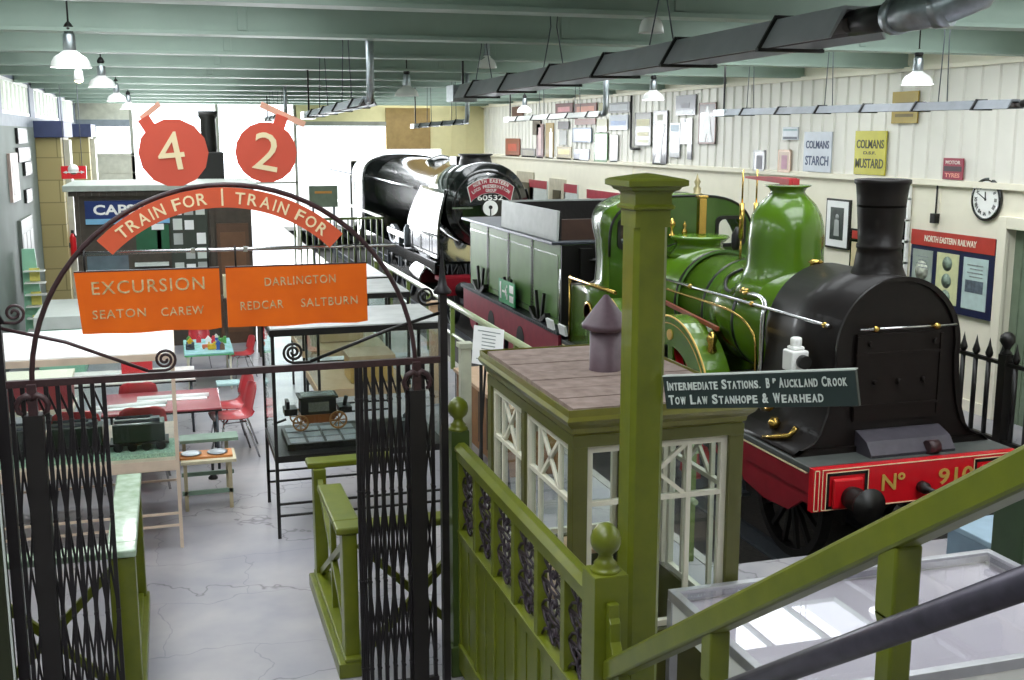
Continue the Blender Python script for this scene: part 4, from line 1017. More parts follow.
case('display_case','long white-topped glass display case with model engines, behind the left gate',-2.3,-.03,9.88,11.3,.81,1.77,wf,mat('white_case_top','#f0eeee',.4),floor_m=wf)
case('display_case','black-framed glass display case holding the model coach',.79,2.36,9.85,10.95,.77,1.93,M['black'],mat('grey_case_top','#b9bbb9',.5),base_t=.06,floor_m=M['black'])
case('display_case','black-edged grey-topped display case behind the model coach case',1.5,2.56,12.4,13.6,.77,1.86,M['black'],mat('grey_case_top','#b9bbb9',.5),floor_m=M['lightwood'])
case('display_case','pale-topped display case furthest along beside the platform railing',1.6,2.75,14.8,16.3,.77,1.74,M['black'],mat('white_case_top','#f0eeee',.4),floor_m=M['lightwood'])
# model coach
MC=thing('model_coach','brown and black model horse coach standing on a tiled tray in the glass case','model',(1.25,10.4,.86))
m=MB();m.prism([(1.07,1.0),(1.12,.94),(1.36,.94),(1.42,1.0),(1.42,1.02),(1.07,1.02)],'y',10.3,10.52);m.build('coach_lower_body',mat('varnished_brown','#7a4420',.3,coat=.4),MC)
m=MB();m.box(1.08,1.41,10.3,10.52,1.02,1.17);m.box(1.06,1.43,10.28,10.54,1.17,1.19);m.build('coach_upper_body',M['black'],MC,bevel=.005)
m=MB();m.box(1.15,1.34,10.295,10.3,1.05,1.14);m.box(1.09,1.4,10.3,10.5,1.19,1.2);m.build('coach_window',M['steel'],MC)
for x,r in((1.07,.075),(1.42,.085)):
    for y in(10.27,10.55):
        m=MB();m.ring(arcpts(x,.88+r,r,0,360,20)[:-1],arcpts(x,.88+r,r*.82,0,360,20)[:-1],'y',y-.01,y+.01)
        for k in range(8): m.bar((x,y,.88+r),(x+r*.9*cos(k*pi/4),y,.88+r+r*.9*sin(k*pi/4)),.008,.008,up=(0,1,0))
        m.build('wheel',M['wood'],MC)
m=MB();m.box(.93,1.05,10.32,10.5,1.02,1.08);m.box(.95,.98,10.33,10.49,1.08,1.15);m.box(1.44,1.56,10.32,10.5,1.02,1.07);m.tube([(1.5,10.4,1.07),(1.52,10.4,1.16)],.02);m.tube([(.95,10.4,.97),(.82,10.4,.93)],.012);m.build('box_seat',M['black'],MC)
TRY=thing('display_tray','black tray of shiny square tiles under the model coach','tray',(1.27,10.3,.77))
m=MB();m.box(.92,1.62,10.0,10.62,.77,.83);m.build('tray',M['black'],TRY,bevel=.005)
for i in range(4):
    for j in range(3): m=MB();m.box(.95+i*.165,1.09+i*.165,10.03+j*.2,10.18+j*.2,.83,.838);m.build('tile',mat('pale_tile','#d8dee4',.1,.4,coat=.5),TRY)
m=MB();m.box(1.95,2.05,10.1,10.2,.77,.95);m.lathe([(.05,0),(.08,.03),(.03,.08),(.04,.16),(0,.2)],(2.1,10.4,.77),'z',12);tag(m.build('model_figure',M['darksteel'],loc=(2.05,10.2,.77)),'small grey metal model at the right end of the coach case','model')
# model engines in the left case
def menginem(x,lb):
    e=thing('model_locomotive',lb,'model locomotive',(x,10.25,.845),'model locomotives in the left case')
    m=MB();m.box(x-.22,x+.22,10.14,10.36,.92,1.09);m.build('tank_body',mat('model_dark_green','#1f2c20',.3,coat=.4),e,bevel=.008)
    m=MB();m.box(x-.25,x+.25,10.12,10.38,.90,.92);m.build('footplate',M['black'],e)
    for k in range(4):
        for y in(10.13,10.35): MB().cyl((x-.18+k*.12,y,.885),(x-.18+k*.12,y+.02,.885),.042,n=16).build('wheel',M['black'],e)
    m=MB();m.tube([(x-.2,10.16,1.11),(x+.12,10.16,1.11)],.014);m.tube([(x-.2,10.33,1.11),(x+.12,10.33,1.11)],.014);m.box(x+.1,x+.18,10.2,10.3,1.09,1.12);m.build('boiler_fittings',M['darksteel'],e)
menginem(-.36,'dark model locomotive at the right end of the white-topped case')
menginem(-.88,'dark model locomotive seen through the left lattice gate')
menginem(-1.4,'dark model locomotive at the far left of the white-topped case')
tag(B(-2.2,-.06,10.0,10.5,.81,.845).build('grass_base',mat('model_grass','#a9c9b2',.8,scale=60,var=.4),loc=(-1.1,10.2,.81)),'green model grass strip under the model locomotives','diorama')
# red chest and papers seen through the left case
m=thing('wall_cupboard','low red-brown cupboard with pale edging at the far left behind the case','cupboard',(-1.55,12.6,0))
B(-2.1,-1.1,12.4,12.9,.75,1.05).build('cupboard_body',mat('red_brown_board','#a3454c',.4),m)
q=MB();q.box(-2.12,-1.08,12.38,12.92,1.05,1.08);q.box(-2.12,-1.08,12.38,12.92,.70,.75);q.build('cupboard_edging',M['cream'],m)
for x in(-2.05,-1.15): B(x-.02,x+.02,12.45,12.49,0,.7).build('leg',M['darksteel'],m)
# ------------------------------------------------------------------ tables and chairs
def table(name,label,x0,x1,y0,y1,z,top,legm=None,edge=None,group=None):
    t=thing(name,label,'table',((x0+x1)/2,(y0+y1)/2,0),group)
    B(x0,x1,y0,y1,z-.025,z).build('table_top',top,t,bevel=.005)
    MB().box(x0-.004,x1+.004,y0-.004,y1+.004,z-.04,z-.02).build('table_edge',edge or M['black'],t)
    for x in(x0+.05,x1-.05):
        for y in(y0+.05,y1-.05): MB().cyl((x,y,0),(x,y,z-.03),.015).build('leg',legm or M['darksteel'],t)
    return t
table('activity_table','long red-brown topped table with papers beside the red chairs',-.80,.43,12.2,13.2,.70,M['redtop'])
table('activity_table','pale-topped table behind the red-brown table',-1.6,.2,13.9,14.7,.68,mat('pale_table_top','#d9d4cf',.4))
for x,y,a,lb,z in((-.55,12.45,6,'long roll of white paper lying on the red-brown table',.70),(-.1,12.75,-4,'second white paper roll lying across the red-brown table',.70),(-.5,14.3,8,'white paper sheets on the pale table',.68)):
    m=MB();m.box(x-.35,x+.4,y-.08,y+.1,z,z+.012);m.cyl((x-.35,y,z+.025),(x+.42,y+.04,z+.025),.025);o=tag(m.build('paper_roll',M['paper'],loc=(x,y,z)),lb,'paper');o.rotation_euler=(0,0,radians(a))
def chair(label,x,y,rot,s=1.0,m_=None):
    c=thing('moulded_chair',label,'chair',(0,0,0),'red moulded plastic chairs')
    m=MB();nx,ny=9,14;vs=[]
    # seat curve profile (y forward -> back then up), facing -y
    prof=[(-.22,.43),(-.20,.455),(-.14,.45),(-.06,.44),(.04,.432),(.12,.435),(.17,.455),(.20,.50),(.215,.56),(.235,.64),(.255,.71),(.27,.77),(.275,.80),(.28,.81)]
    for j,(yy,zz) in enumerate(prof):
        w=.22 if j<8 else .22-.0012*(j-8)**2*2
        if j==0: w=.19
        if j>=12: w-=.03*(j-11)
        for i in range(nx):
            u=(i/(nx-1)-.5)*2
            lift=.03*u*u if j<8 else 0
            bk=-.04*u*u if j>=8 else 0
            vs.append((u*w,yy+bk,zz+lift))
    m.add(vs,[(j*nx+i,j*nx+i+1,(j+1)*nx+i+1,(j+1)*nx+i) for j in range(len(prof)-1) for i in range(nx-1)],True)
    m.build('seat_shell',m_ or M['redplastic'],c,solid=.008)
    for sx in(-1,1):
        for y0,y1 in((-.12,-.2),(.12,.24)):
            MB().tube([(sx*.1,y0*.6,.43),(sx*.15,y0,.40),(sx*.21,y1,.0)],.011,8).build('leg',M['steel'],c)
    MB().tube([(-.15,-.12,.41),(.15,-.12,.41),(.15,.12,.41),(-.15,.12,.41)],.01,6,closed=True).build('under_frame',M['steel'],c)
    c.location=(x,y,0);c.rotation_euler=(0,0,radians(rot));c.scale=(s,s,s)
    return c
# rot: 0 faces -y (towards the camera); -90 faces -x (to the left)
c0=chair('red moulded chair facing the red-brown table, nearer of the two on its right end',.56,12.75,-80,1.02)
def cc(label,x,y,rot,s=1.0):
    c=copy_tree(c0,None,(x,y,0),radians(rot),label);c.scale=(s,s,s);return c
cc('red moulded chair just behind the nearer one at the right end of the table',.57,13.3,-74,1.0)
cc('small red chair beside the toy table',.93,17.1,-75,.75)
cc('small red chair behind the toy table, partly hidden by it',.35,18.0,0,.75)
cc('red chair with its back to the camera, seen through the glass case',-.37,11.92,180,1.1)
cc('red chair back seen above another chair in the case glass',-.45,13.5,180,1.0)
cc('red chair back beside the left lattice gate',-.98,11.92,175,1.1)
m=thing('red_basket','red wire basket on the pale table','basket',(-.5,14.35,.68))
q=MB();q.ring([(-.66,14.2),(-.3,14.2),(-.3,14.5),(-.66,14.5)],[(-.64,14.22),(-.32,14.22),(-.32,14.48),(-.64,14.48)],'z',.70,.92);q.box(-.66,-.3,14.2,14.5,.68,.70);q.build('basket_body',mat('red_basket','#d4343c',.4),m)
q=MB();q.tube([(-.66,14.2,.94),(-.3,14.2,.94),(-.3,14.5,.94),(-.66,14.5,.94)],.012,6,closed=True);q.build('basket_rim',M['enamelw'],m)
# toy table
TT=table('toy_table','low blue and green play table crowded with toys',.1,.78,16.2,17.4,.55,mat('play_top_blue','#a8cfe0',.5,scale=9,hex2='#6fb3a0'),M['cream'],mat('green_edge','#5fae74',.5))
cols=['#cf3340','#e8e4d8','#3d62b0','#d8b030','#5a9e50','#7a5a46','#dd7755','#ffffff','#4a4a52']
names=['toy_engine','toy_block','toy_wagon','toy_house']
kinds=['red','white','blue','yellow','green','brown','coral','bright white','dark grey']
random.seed(5)
for i in range(14):
    x=.18+random.random()*.5;y=16.35+random.random()*.85;nm=names[i%4]
    m=MB()
    if nm=='toy_engine': m.box(x-.06,x+.06,y-.03,y+.03,.56,.60);m.cyl((x-.06,y,.615),(x+.02,y,.615),.025,n=10);m.box(x+.02,x+.06,y-.03,y+.03,.6,.66);m.cyl((x-.04,y,.63),(x-.04,y,.67),.01,n=8)
    elif nm=='toy_block': m.box(x-.035,x+.035,y-.035,y+.035,.55,.62);m.prism([(x-.035,.62),(x+.035,.62),(x,.66)],'y',y-.035,y+.035)
    elif nm=='toy_wagon': m.box(x-.06,x+.06,y-.03,y+.03,.57,.575);m.ring([(x-.06,y-.03),(x+.06,y-.03),(x+.06,y+.03),(x-.06,y+.03)],[(x-.055,y-.025),(x+.055,y-.025),(x+.055,y+.025),(x-.055,y+.025)],'z',.575,.61);[m.cyl((x+q,y-.03,.565),(x+q,y+.03,.565),.015,n=8) for q in(-.04,.04)]
    else: m.box(x-.04,x+.04,y-.04,y+.04,.55,.63);m.prism([(x-.05,.63),(x+.05,.63),(x,.69)],'y',y-.045,y+.045)
    c=cols[i%9];o=tag(m.build(nm,mat('toy_'+kinds[i%9].replace(' ','_'),c,.4),loc=(x,y,.55)),'small %s %s among the toys on the play table, %s'%(kinds[i%9],nm.replace('_',' '),'towards its %s %s'%('back' if y>16.8 else 'front','right' if x>.43 else 'left')),'toy','toys on the play table')
# stool, benches
def stool(name,label,x,y,z,top,w=.15,d=.13):
    t=thing(name,label,'stool',(x,y,0));B(x-w,x+w,y-d,y+d,z-.03,z).build('seat',top,t,bevel=.005)
    for sx in(-1,1):
        for sy in(-1,1): MB().tube([(x+sx*w*.8,y+sy*d*.8,z-.03),(x+sx*w*1.1,y+sy*d*1.1,0)],.01,6).build('leg',M['steel'],t)
stool('small_stool','small pale blue stool beside the red chairs',.62,14.8,.42,mat('pale_blue_top','#a8c8c8',.5))
b=thing('side_bench','grey-green slatted bench with a tray of round plates, right of the white case','bench',(.25,10.95,0))
BG=mat('grey_green_bench','#78907f',.5)
B(-.02,.55,11.35,11.6,.55,.58).build('back_shelf',BG,b);B(-.02,.5,10.85,11.25,.47,.5).build('bench_top',mat('pale_bench_top','#cfc6a8',.5),b)
for x in(.0,.42):
    for y in(10.87,11.5): MB().box(x,x+.035,y,y+.035,0,.55 if y>11.3 else .47).build('leg',mat('beige_leg','#b5a98a',.5),b)
q=MB();q.box(-.02,.46,10.87,10.9,.16,.2);q.box(-.02,.5,11.5,11.53,.16,.2);q.build('stretcher',BG,b)
for x,lb in((.08,'round steel plate on the bench tray, left of the pair'),(.33,'round steel plate on the bench tray, right of the pair')):
    q=MB();q.lathe([(.0,.505),(.07,.505),(.1,.515),(.1,.52),(.07,.51),(.0,.51)],(x,11.05,.015),'z',24);tag(q.build('steel_plate',M['galv'],loc=(x,11.05,.52)),lb,'plate','steel plates on the bench tray')
tag(MB().box(-.03,.47,10.93,11.18,.5,.52).build('wooden_tray',M['orange'] and mat('orange_wood_tray','#c98448',.5),loc=(.2,11.05,.5)),'shallow orange-brown wooden tray on the bench','tray')
m=MB();m.lathe([(.05,0),(.05,.02),(.015,.05),(.015,.25),(.0,.28)],(.3,11.9,0),'z',12);tag(m.build('floor_stand',M['black'],loc=(.3,11.9,0)),'small black stand on the floor behind the bench','stand')
# wooden seats & cabinets beside railing
w=thing('wooden_cabinet','orange-brown wooden cabinet beside the platform railing near the notice stand','cabinet',(3.55,12.4,0))
B(3.3,3.9,11.0,13.2,.0,.72).build('cabinet_body',M['wood'],w,bevel=.01);B(3.27,3.93,10.97,13.23,.72,.76).build('cabinet_top',M['lightwood'],w)
q=MB();[q.box(3.295,3.3,11.05+i*.36,11.08+i*.36,.1,.7) for i in range(7)];q.build('cabinet_slats',M['darkwood'],w)
w=thing('wooden_chest','small light wooden chest under the second glass case','chest',(2.2,13.0,.77))
B(1.9,2.4,12.6,13.1,.78,1.05).build('chest_body',mat('honey_wood','#c49a58',.5),w,bevel=.01);B(1.88,2.42,12.57,13.13,1.05,1.1).build('chest_lid',M['lightwood'],w)
w=thing('wooden_chest','pale wooden chest in the furthest glass case beside the railing','chest',(2.3,15.6,.77))
B(1.9,2.5,15.3,15.9,.78,1.2).build('chest_body',M['lightwood'],w,bevel=.01);B(1.88,2.52,15.28,15.92,1.2,1.24).build('chest_lid',M['wood'],w)
q=thing('wooden_post','pale square wooden post beside the railing','post',(3.35,14.6,0));B(3.28,3.42,14.5,14.64,0,1.35).build('post_shaft',M['lightwood'],q,bevel=.01);B(3.26,3.44,14.48,14.66,1.35,1.4).build('post_cap',M['lightwood'],q)
q=thing('wooden_post','pale grey wooden post nearer the notice stand','post',(3.25,11.6,0));B(2.98,3.1,11.7,11.82,0,1.3).build('post_shaft',mat('pale_grey_wood','#b8bba6',.5),q,bevel=.01);B(2.96,3.12,11.68,11.84,1.3,1.35).build('post_cap',mat('pale_grey_wood','#b8bba6',.5),q)
# notice stand
e=thing('notice_stand','white printed notice on a black folding stand beside the booth','notice',(3.1,10.6,0))
q=MB();cx,cy,cz=2.98,10.6,1.52
U=Vector((.93,-.0,-.2)).normalized();V=Vector((-.1,.45,.95)).normalized();V=(V-U*V.dot(U)).normalized();N=U.cross(V)
c=Vector((cx,cy,cz));hw,hh=.16,.2
vs=[c+U*a*hw+V*b_*hh+N*d*.006 for d in(-1,1) for a,b_ in((-1,-1),(1,-1),(1,1),(-1,1))]
q.add(vs,[(0,1,2,3),(7,6,5,4),(0,4,5,1),(1,5,6,2),(2,6,7,3),(3,7,4,0)]);nb=q.build('notice_sheet',M['paper'],e)
q=MB()
for i in range(9):
    if i in(0,8): aa=.75
    else: aa=.45
    a_=c+V*(.15-.037*i)+N*.008;q.bar(a_-U*hw*aa,a_+U*hw*aa,.002,.010,up=tuple(V))
q.build('printed_lines',M['inkgrey'],nb)
q=MB();q.bar((2.9,10.58,1.4),(2.85,10.4,0),.03,.02);q.bar((3.06,10.58,1.4),(3.15,10.4,0),.03,.02);q.bar((2.98,10.65,1.5),(2.98,11.0,0),.02,.02);q.bar((2.86,10.42,.3),(3.14,10.42,.3),.02,.02);q.build('stand_legs',M['black'],e)
# platform railing
RL=thing('platform_railing','pale green tubular railing along the platform edge beside the engines','railing',(4.12,16,0))
MB().tube([(4.12,8.2,1.02),(4.12,23.4,1.02)],.045,14).build('top_rail',mat('railing_green','#a3ae84',.3,coat=.3,scale=4),RL)
MB().tube([(4.12,8.2,.55),(4.12,23.4,.55)],.025,10).build('middle_rail',mat('railing_green','#a3ae84',.3),RL)
yy=8.3
while yy<23.5:
    m=MB();m.box(4.09,4.15,yy-.03,yy+.03,0,1.0);m.build('post',mat('railing_dark_green','#6d7f3a',.4),RL);yy+=1.68
# glass-topped display table, right foreground
DT=thing('display_table','large white glass-topped display table at lower right','display table',(3.8,5.0,0))
tx0,tx1,ty0,ty1,tz=2.66,4.9,4.3,5.62,1.0
t=.05
m=MB();m.box(tx0,tx1,ty0,ty0+t,tz-.06,tz);m.box(tx0,tx1,ty1-t,ty1,tz-.06,tz);m.box(tx0,tx0+t,ty0+t,ty1-t,tz-.06,tz);m.box(tx1-t,tx1,ty0+t,ty1-t,tz-.06,tz);m.build('top_frame',mat('brushed_aluminium','#b8b8bc',.35,.6),DT,bevel=.004)
B(tx0+.03,tx1-.03,ty0+.03,ty1-.03,tz-.10,tz-.08).build('display_bed',mat('pale_lilac_board','#f0e8ee',.6,scale=2,var=.03),DT)
B(tx0+.03,tx1-.03,ty0+.03,ty1-.03,tz-.02,tz-.012).build('glass_top',glass('table_glass','#f4f4f6',1.6),DT)
m=MB();m.box(tx0+.01,tx1-.01,ty0+.01,ty0+.03,tz-.2,tz-.06);m.box(tx0+.01,tx1-.01,ty1-.03,ty1-.01,tz-.2,tz-.06);m.box(tx0+.01,tx0+.03,ty0,ty1,tz-.2,tz-.06);m.box(tx1-.03,tx1-.01,ty0,ty1,tz-.2,tz-.06);m.build('side_panel',M['white'],DT)
for x in(tx0,tx1-.05):
    for y in(ty0,ty1-.05): MB().box(x,x+.05,y,y+.05,0,tz-.06).build('leg',mat('brushed_aluminium','#b8b8bc',.35,.6),DT)
m=MB();m.box(tx0,tx1,ty0+.01,ty0+.04,.25,.3);m.box(tx0,tx1,ty1-.04,ty1-.01,.25,.3);m.build('stretcher',mat('brushed_aluminium','#b8b8bc',.35,.6),DT)
# blue-grey crate and green post at right
c=thing('blue_grey_trunk','blue-grey trunk on the floor before the locomotive at right','trunk',(6.1,6.8,0))
B(5.86,6.75,6.4,7.2,0,.5).build('trunk_body',mat('blue_grey_paint','#6f8494',.5),c,bevel=.01);B(5.84,6.77,6.38,7.22,.5,.55).build('trunk_lid',mat('blue_grey_lid','#8ba2b2',.5),c,bevel=.01);B(6.1,6.5,6.37,6.38,.3,.42).build('clasp',M['darksteel'],c)
c=thing('signal_post','dark green square post with white lining at the right edge','post',(5.48,5.95,0))
B(5.33,5.63,5.8,6.1,0,1.36).build('post_shaft',mat('dark_bottle_green','#2f4428',.4),c,bevel=.01)
q=MB();q.box(5.37,5.59,5.795,5.80,.95,.965);q.box(5.37,5.385,5.795,5.8,.95,1.3);q.build('white_lining',M['silverl'],c);B(5.31,5.65,5.78,6.12,1.36,1.40).build('post_cap',mat('dark_bottle_green','#2f4428',.4),c)
# spiked railing right of the locomotive
SF=thing('spiked_railing','black spiked iron railing right of the locomotive smokebox','railing',(9.0,10,0))
m=MB();m.box(8.98,9.04,6.2,12.6,1.02,1.06);m.build('top_rail',M['black'],SF);m=MB();m.box(8.98,9.04,6.2,12.6,.12,.16);m.build('bottom_rail',M['black'],SF)
for k,yy in enumerate([6.4+.22*i for i in range(29)]):
    m=MB();m.cyl((9.01,yy,.1),(9.01,yy,1.06),.028);m.lathe([(.02,1.06),(.04,1.09),(.045,1.12),(.02,1.2),(.0,1.3)],(9.01,yy,0),'z',8);m.build('spiked_bar',M['black'],SF)
for yy in(10.3,7.7,12.5):
    m=MB();m.box(8.95,9.07,yy-.06,yy+.06,0,1.15);m.lathe([(.05,1.15),(.06,1.17),(.03,1.2),(.05,1.24),(.085,1.3),(.08,1.36),(.04,1.4),(0,1.41)],(9.01,yy,0),'z',16);m.build('ball_post',M['black'],SF)
c=thing('luggage_barrow','dark grey luggage barrow behind the spiked railing at the right edge','barrow',(9.5,8.9,0))
m=MB()
for z in(1.05,.9,.72): m.box(9.2,9.9,7.2,9.7,z,z+.05)
m.build('barrow_slats',mat('blue_grey_slats','#5b6470',.45),c)
for x in(9.25,9.85):
    for y in(7.3,9.6): MB().box(x-.03,x+.03,y-.03,y+.03,0,1.1).build('leg',M['black'],c)
m=MB();m.tube([(9.2,7.9,1.1),(9.2,7.9,1.35),(9.2,8.1,1.5),(9.2,8.3,1.35),(9.2,8.3,1.1)],.03);m.build('barrow_handle',M['black'],c)
# ------------------------------------------------------------------ kiosk
KX0,KX1,KY0,KY1=-1.5,1.36,20,22.2
KS=thing('bookstall_kiosk','dark wooden bookstall kiosk with blue CAPSTAN sign and glazed noticeboard','kiosk',((KX0+KX1)/2,21,0))
B(KX0,KX1,KY0,KY1,0,2.66).build('kiosk_body',M['darkwood'],KS)
m=MB();m.box(KX0-.16,KX1+.12,KY0-.16,KY1+.1,2.68,2.78);m.build('roof_slab',mat('pale_grey_kiosk_roof','#a9b0a8',.5),KS,bevel=.01)
m=MB();m.box(KX0-.08,KX1+.05,KY0-.08,KY1,2.6,2.68)
for i in range(24): m.box(KX0+i*.118,KX0+i*.118+.05,KY0-.11,KY0-.08,2.6,2.68)
m.build('cornice_moulding',M['darkwood'],KS)
for x in(KX0,-.22,.66): B(x,x+.07,KY0-.04,KY0,0,2.6).build('pilaster',M['darkwood'],KS)
s=B(-1.34,.0,KY0-.05,KY0-.0,2.22,2.52).build('tobacco_sign',M['bluesign'],KS);text('CAPSTAN',(-.60,KY0-.055,2.37),(1,0,0),(0,0,1),1.22,.17,M['enamelw'],s,bold=.03)
B(-1.34,.0,KY0-.05,KY0,2.13,2.22).build('sign_lower_strip',M['skyblue'],s)
B(-.56,-.02,KY0-.04,KY0,1.66,2.1).build('green_noticeboard',mat('deep_green_board','#1f5a3a',.5),KS)
B(-.30,-.1,KY0-.05,KY0-.03,2.02,2.12).build('small_white_label',M['paper'],KS)
m=MB();m.box(-1.36,-.7,KY0-.03,KY0+.0,1.1,1.6);m.build('kiosk_window',mat('dim_window_pane','#5a6a72',.1,coat=.5),KS)
B(-1.3,-.72,KY0-.25,KY0-.02,1.22,1.27).build('counter_shelf',M['mint'],KS);B(-.6,-.05,KY0-.22,KY0-.02,1.42,1.47).build('counter_shelf',M['silverl'],KS)
nbd=B(0,.62,KY0-.05,KY0-.0,1.15,2.52).build('glazed_noticeboard',mat('noticeboard_back','#3a4038',.4),KS)
for j in range(5):
    for i in range(3):
        if (i+j)%7==3: continue
        B(.05+i*.19,.20+i*.19,KY0-.06,KY0-.05,2.26-j*.25,2.45-j*.25-.03*(i%2)).build('pinned_paper',[M['paper'],M['silverl'],M['coalgrey']][(i*2+j)%3],nbd)
d=B(.76,1.30,KY0-.05,KY0,0,2.1).build('kiosk_door',mat('kiosk_brown_door','#5a4130',.45),KS);m=MB();m.box(.82,1.24,KY0-.06,KY0-.05,1.2,1.95);m.box(.82,1.24,KY0-.06,KY0-.05,.2,1.05);m.build('door_panel',mat('kiosk_door_panel','#6b4c36',.45),d)
tag(B(.78,1.35,18.6,18.9,1.0,1.35).build('cream_box',mat('cream_box_card','#c9bd9a',.6),loc=(1.05,18.75,1.0)),'cream box on a stand before the kiosk door','box')
q=thing('box_stand','low dark stand carrying the cream box before the kiosk','stand',(1.05,18.7,0));B(.75,1.38,18.5,19.0,.95,1.0).build('stand_top',M['darkwood'],q)
for x in(.8,1.33):
    for y in(18.55,18.95): B(x-.02,x+.02,y-.02,y+.02,0,.95).build('leg',M['darkwood'],q)
q=thing('square_pillar','black square-based cast iron pillar rising behind the kiosk roof','pillar',(.8,23.0,0))
m=MB();m.lathe([(.2,2.9),(.15,3.0),(.14,3.3),(.15,3.32),(.14,3.9),(.18,3.95),(.18,4.05)],(.8,22.6,0),'z',12);m.build('pillar_shaft',M['black'],q);B(.55,1.05,22.35,22.85,0,3.28).build('pillar_base',M['black'],q,bevel=.02)
# objects on left side
q=thing('green_display_cabinet','mint green topped cabinet against the left wall piers','cabinet',(-1.75,18.5,0))
B(-2.0,-1.35,17.9,19.75,0,.72).build('cabinet_body',M['mint'],q);B(-2.03,-1.32,17.87,19.78,.72,.92).build('cabinet_top',M['silverl'],q,bevel=.01)
q=thing('leaflet_rack','tall mint green leaflet rack with white ledges leaning by the left wall','rack',(-2.2,19.6,0))
m=MB();m.prism([(-2.44,0),(-2.1,0),(-2.2,1.72),(-2.4,1.72)],'y',20.3,20.36);m.build('rack_back',M['mint'],q)
for i in range(6): B(-2.38,-2.05,20.12,20.3,.35+i*.2,.37+i*.2).build('rack_ledge',M['enamelw'],q)
for i in range(3): B(-2.3,-2.14,20.24,20.28,.38+i*.4,.6+i*.4).build('leaflet',mat('yellow_leaflet','#d8cf6a',.6),q)
# framed pictures on the left wall
for k,(y0,y1,z0,z1) in enumerate(((21.5,22.9,3.45,3.72),(21.4,23.2,3.13,3.38),(22.2,23.3,2.87,3.11),(22.1,23.0,2.38,2.62))):
    w_=['uppermost','second from top','third from top','lowest'][k]
    f=thing('framed_notice','small dark-framed notice on the left wall, %s of the four'%w_,'picture',(WL,(y0+y1)/2,z0),'framed notices on the left wall')
    B(WL+.0,WL+.05,y0,y1,z0,z1).build('frame',M['black'],f);B(WL+.05,WL+.055,y0+.07,y1-.07,z0+.04,z1-.04).build('notice_sheet',M['paper'],f)
f=thing('wall_noticeboard','tall dark noticeboard on the left wall below the framed notices','noticeboard',(WL,21.8,1));B(WL,WL+.06,20.9,22.6,.9,2.15).build('board',mat('noticeboard_grey','#6a6f68',.5),f)
for i in range(3): B(WL+.06,WL+.065,21.0+i*.55,21.4+i*.55,1.2+.1*i,1.9).build('pinned_sheet',M['coalgrey'],f)
f=thing('wall_noticeboard','white-panelled pink and white board beneath the lowest framed notice','noticeboard',(WL,20,1.8))
B(WL,WL+.05,20.2,21.2,2.5,3.3).build('board',mat('pinkish_board','#b9a39a',.5),f);B(WL+.05,WL+.055,20.4,21.0,2.6,3.2).build('pinned_sheet',M['paper'],f)
f=thing('hanging_red_sign','red hanging sign with a white arrow shape near the left wall','sign',(-1.7,23,2.8))
s=B(-1.92,-1.47,23,23.04,2.78,3.02).build('sign_board',M['red'],f)
m=MB();m.box(-1.85,-1.54,22.99,23.0,2.895,2.915);m.prism([(-1.89,2.905),(-1.82,2.935),(-1.82,2.875)],'y',22.99,23.0);m.prism([(-1.50,2.905),(-1.57,2.935),(-1.57,2.875)],'y',22.99,23.0);m.lathe([(.1,0),(0,-.005)],(-1.7,22.995,2.96),'y',16);m.build('arrow_mark',M['enamelw'],s)
m=MB();m.tube([(-1.85,23.02,3.02),(-1.85,23.02,4.52)],.008,6);m.tube([(-1.54,23.02,3.02),(-1.54,23.02,4.52)],.008,6);m.build('hanging_wire',M['darksteel'],f)
f=thing('fire_extinguisher','red fire extinguisher on the pier by the left wall','fire extinguisher',(-1.94,24.9,1.1))
m=MB();m.lathe([(.0,1.1),(.055,1.1),(.065,1.12),(.065,1.5),(.04,1.57),(.02,1.6)],(-1.94,24.9,0),'z',20);m.build('cylinder',M['red'],f);m=MB();m.box(-1.97,-1.91,24.87,24.93,1.6,1.66);m.tube([(-1.94,24.9,1.63),(-1.86,24.85,1.5),(-1.86,24.85,1.2)],.015);m.build('valve_and_hose',M['black'],f)
m=MB();m.box(-2.02,-1.99,24.85,24.95,1.3,1.4);m.build('wall_bracket',M['darksteel'],f)
# dark barrow / trough and railings beyond the arch on the right
q=thing('parcel_trolley','dark parcel trolley with pale rim beyond the hanging boards','trolley',(2.9,20,0))
m=MB();m.ring([(2.3,18.6),(3.5,18.6),(3.5,20.2),(2.3,20.2)],[(2.4,18.7),(3.4,18.7),(3.4,20.1),(2.4,20.1)],'z',.9,1.0);m.build('rim',M['coalgrey'],q)
B(2.35,3.45,18.65,20.15,.6,.92).build('trolley_body',M['darkwood'],q)
for x in(2.45,3.35):
    for y in(18.8,20.0): m=MB();m.cyl((x-.03,y,.2),(x+.03,y,.2),.2,n=18);m.box(x-.03,x+.03,y-.03,y+.03,.2,.65);m.build('wheel',M['black'],q)
q=thing('tall_railing','dark green vertical-bar railing beside the black engine cab','railing',(4.2,27,0))
m=MB()
m.box(2.6,4.6,24.9,24.96,1.75,1.8);m.box(2.6,4.6,24.9,24.96,.1,.15);m.box(4.55,4.6,24.9,32,1.75,1.8);m.build('rails',mat('railing_dark_green2','#4c5a2c',.4),q)
for i in range(16): m=MB();m.box(2.6+i*.13,2.63+i*.13,24.91,24.95,0,1.75);m.build('bar',mat('railing_dark_green2','#4c5a2c',.4),q)
q=thing('hanging_notice','dark green panel with an orange line hung near the far opening','sign',(3.9,30,0))
B(3.55,4.3,30,30.06,1.72,2.28).build('panel',mat('slate_green','#5d6a58',.5),q);B(3.7,4.15,29.99,30.0,2.08,2.14).build('orange_strip',mat('orange_strip','#b8803a',.5),q);m=MB();m.cyl((3.65,30.03,0),(3.65,30.03,1.72),.03);m.cyl((4.2,30.03,0),(4.2,30.03,1.72),.03);m.build('panel_post',M['darksteel'],q)
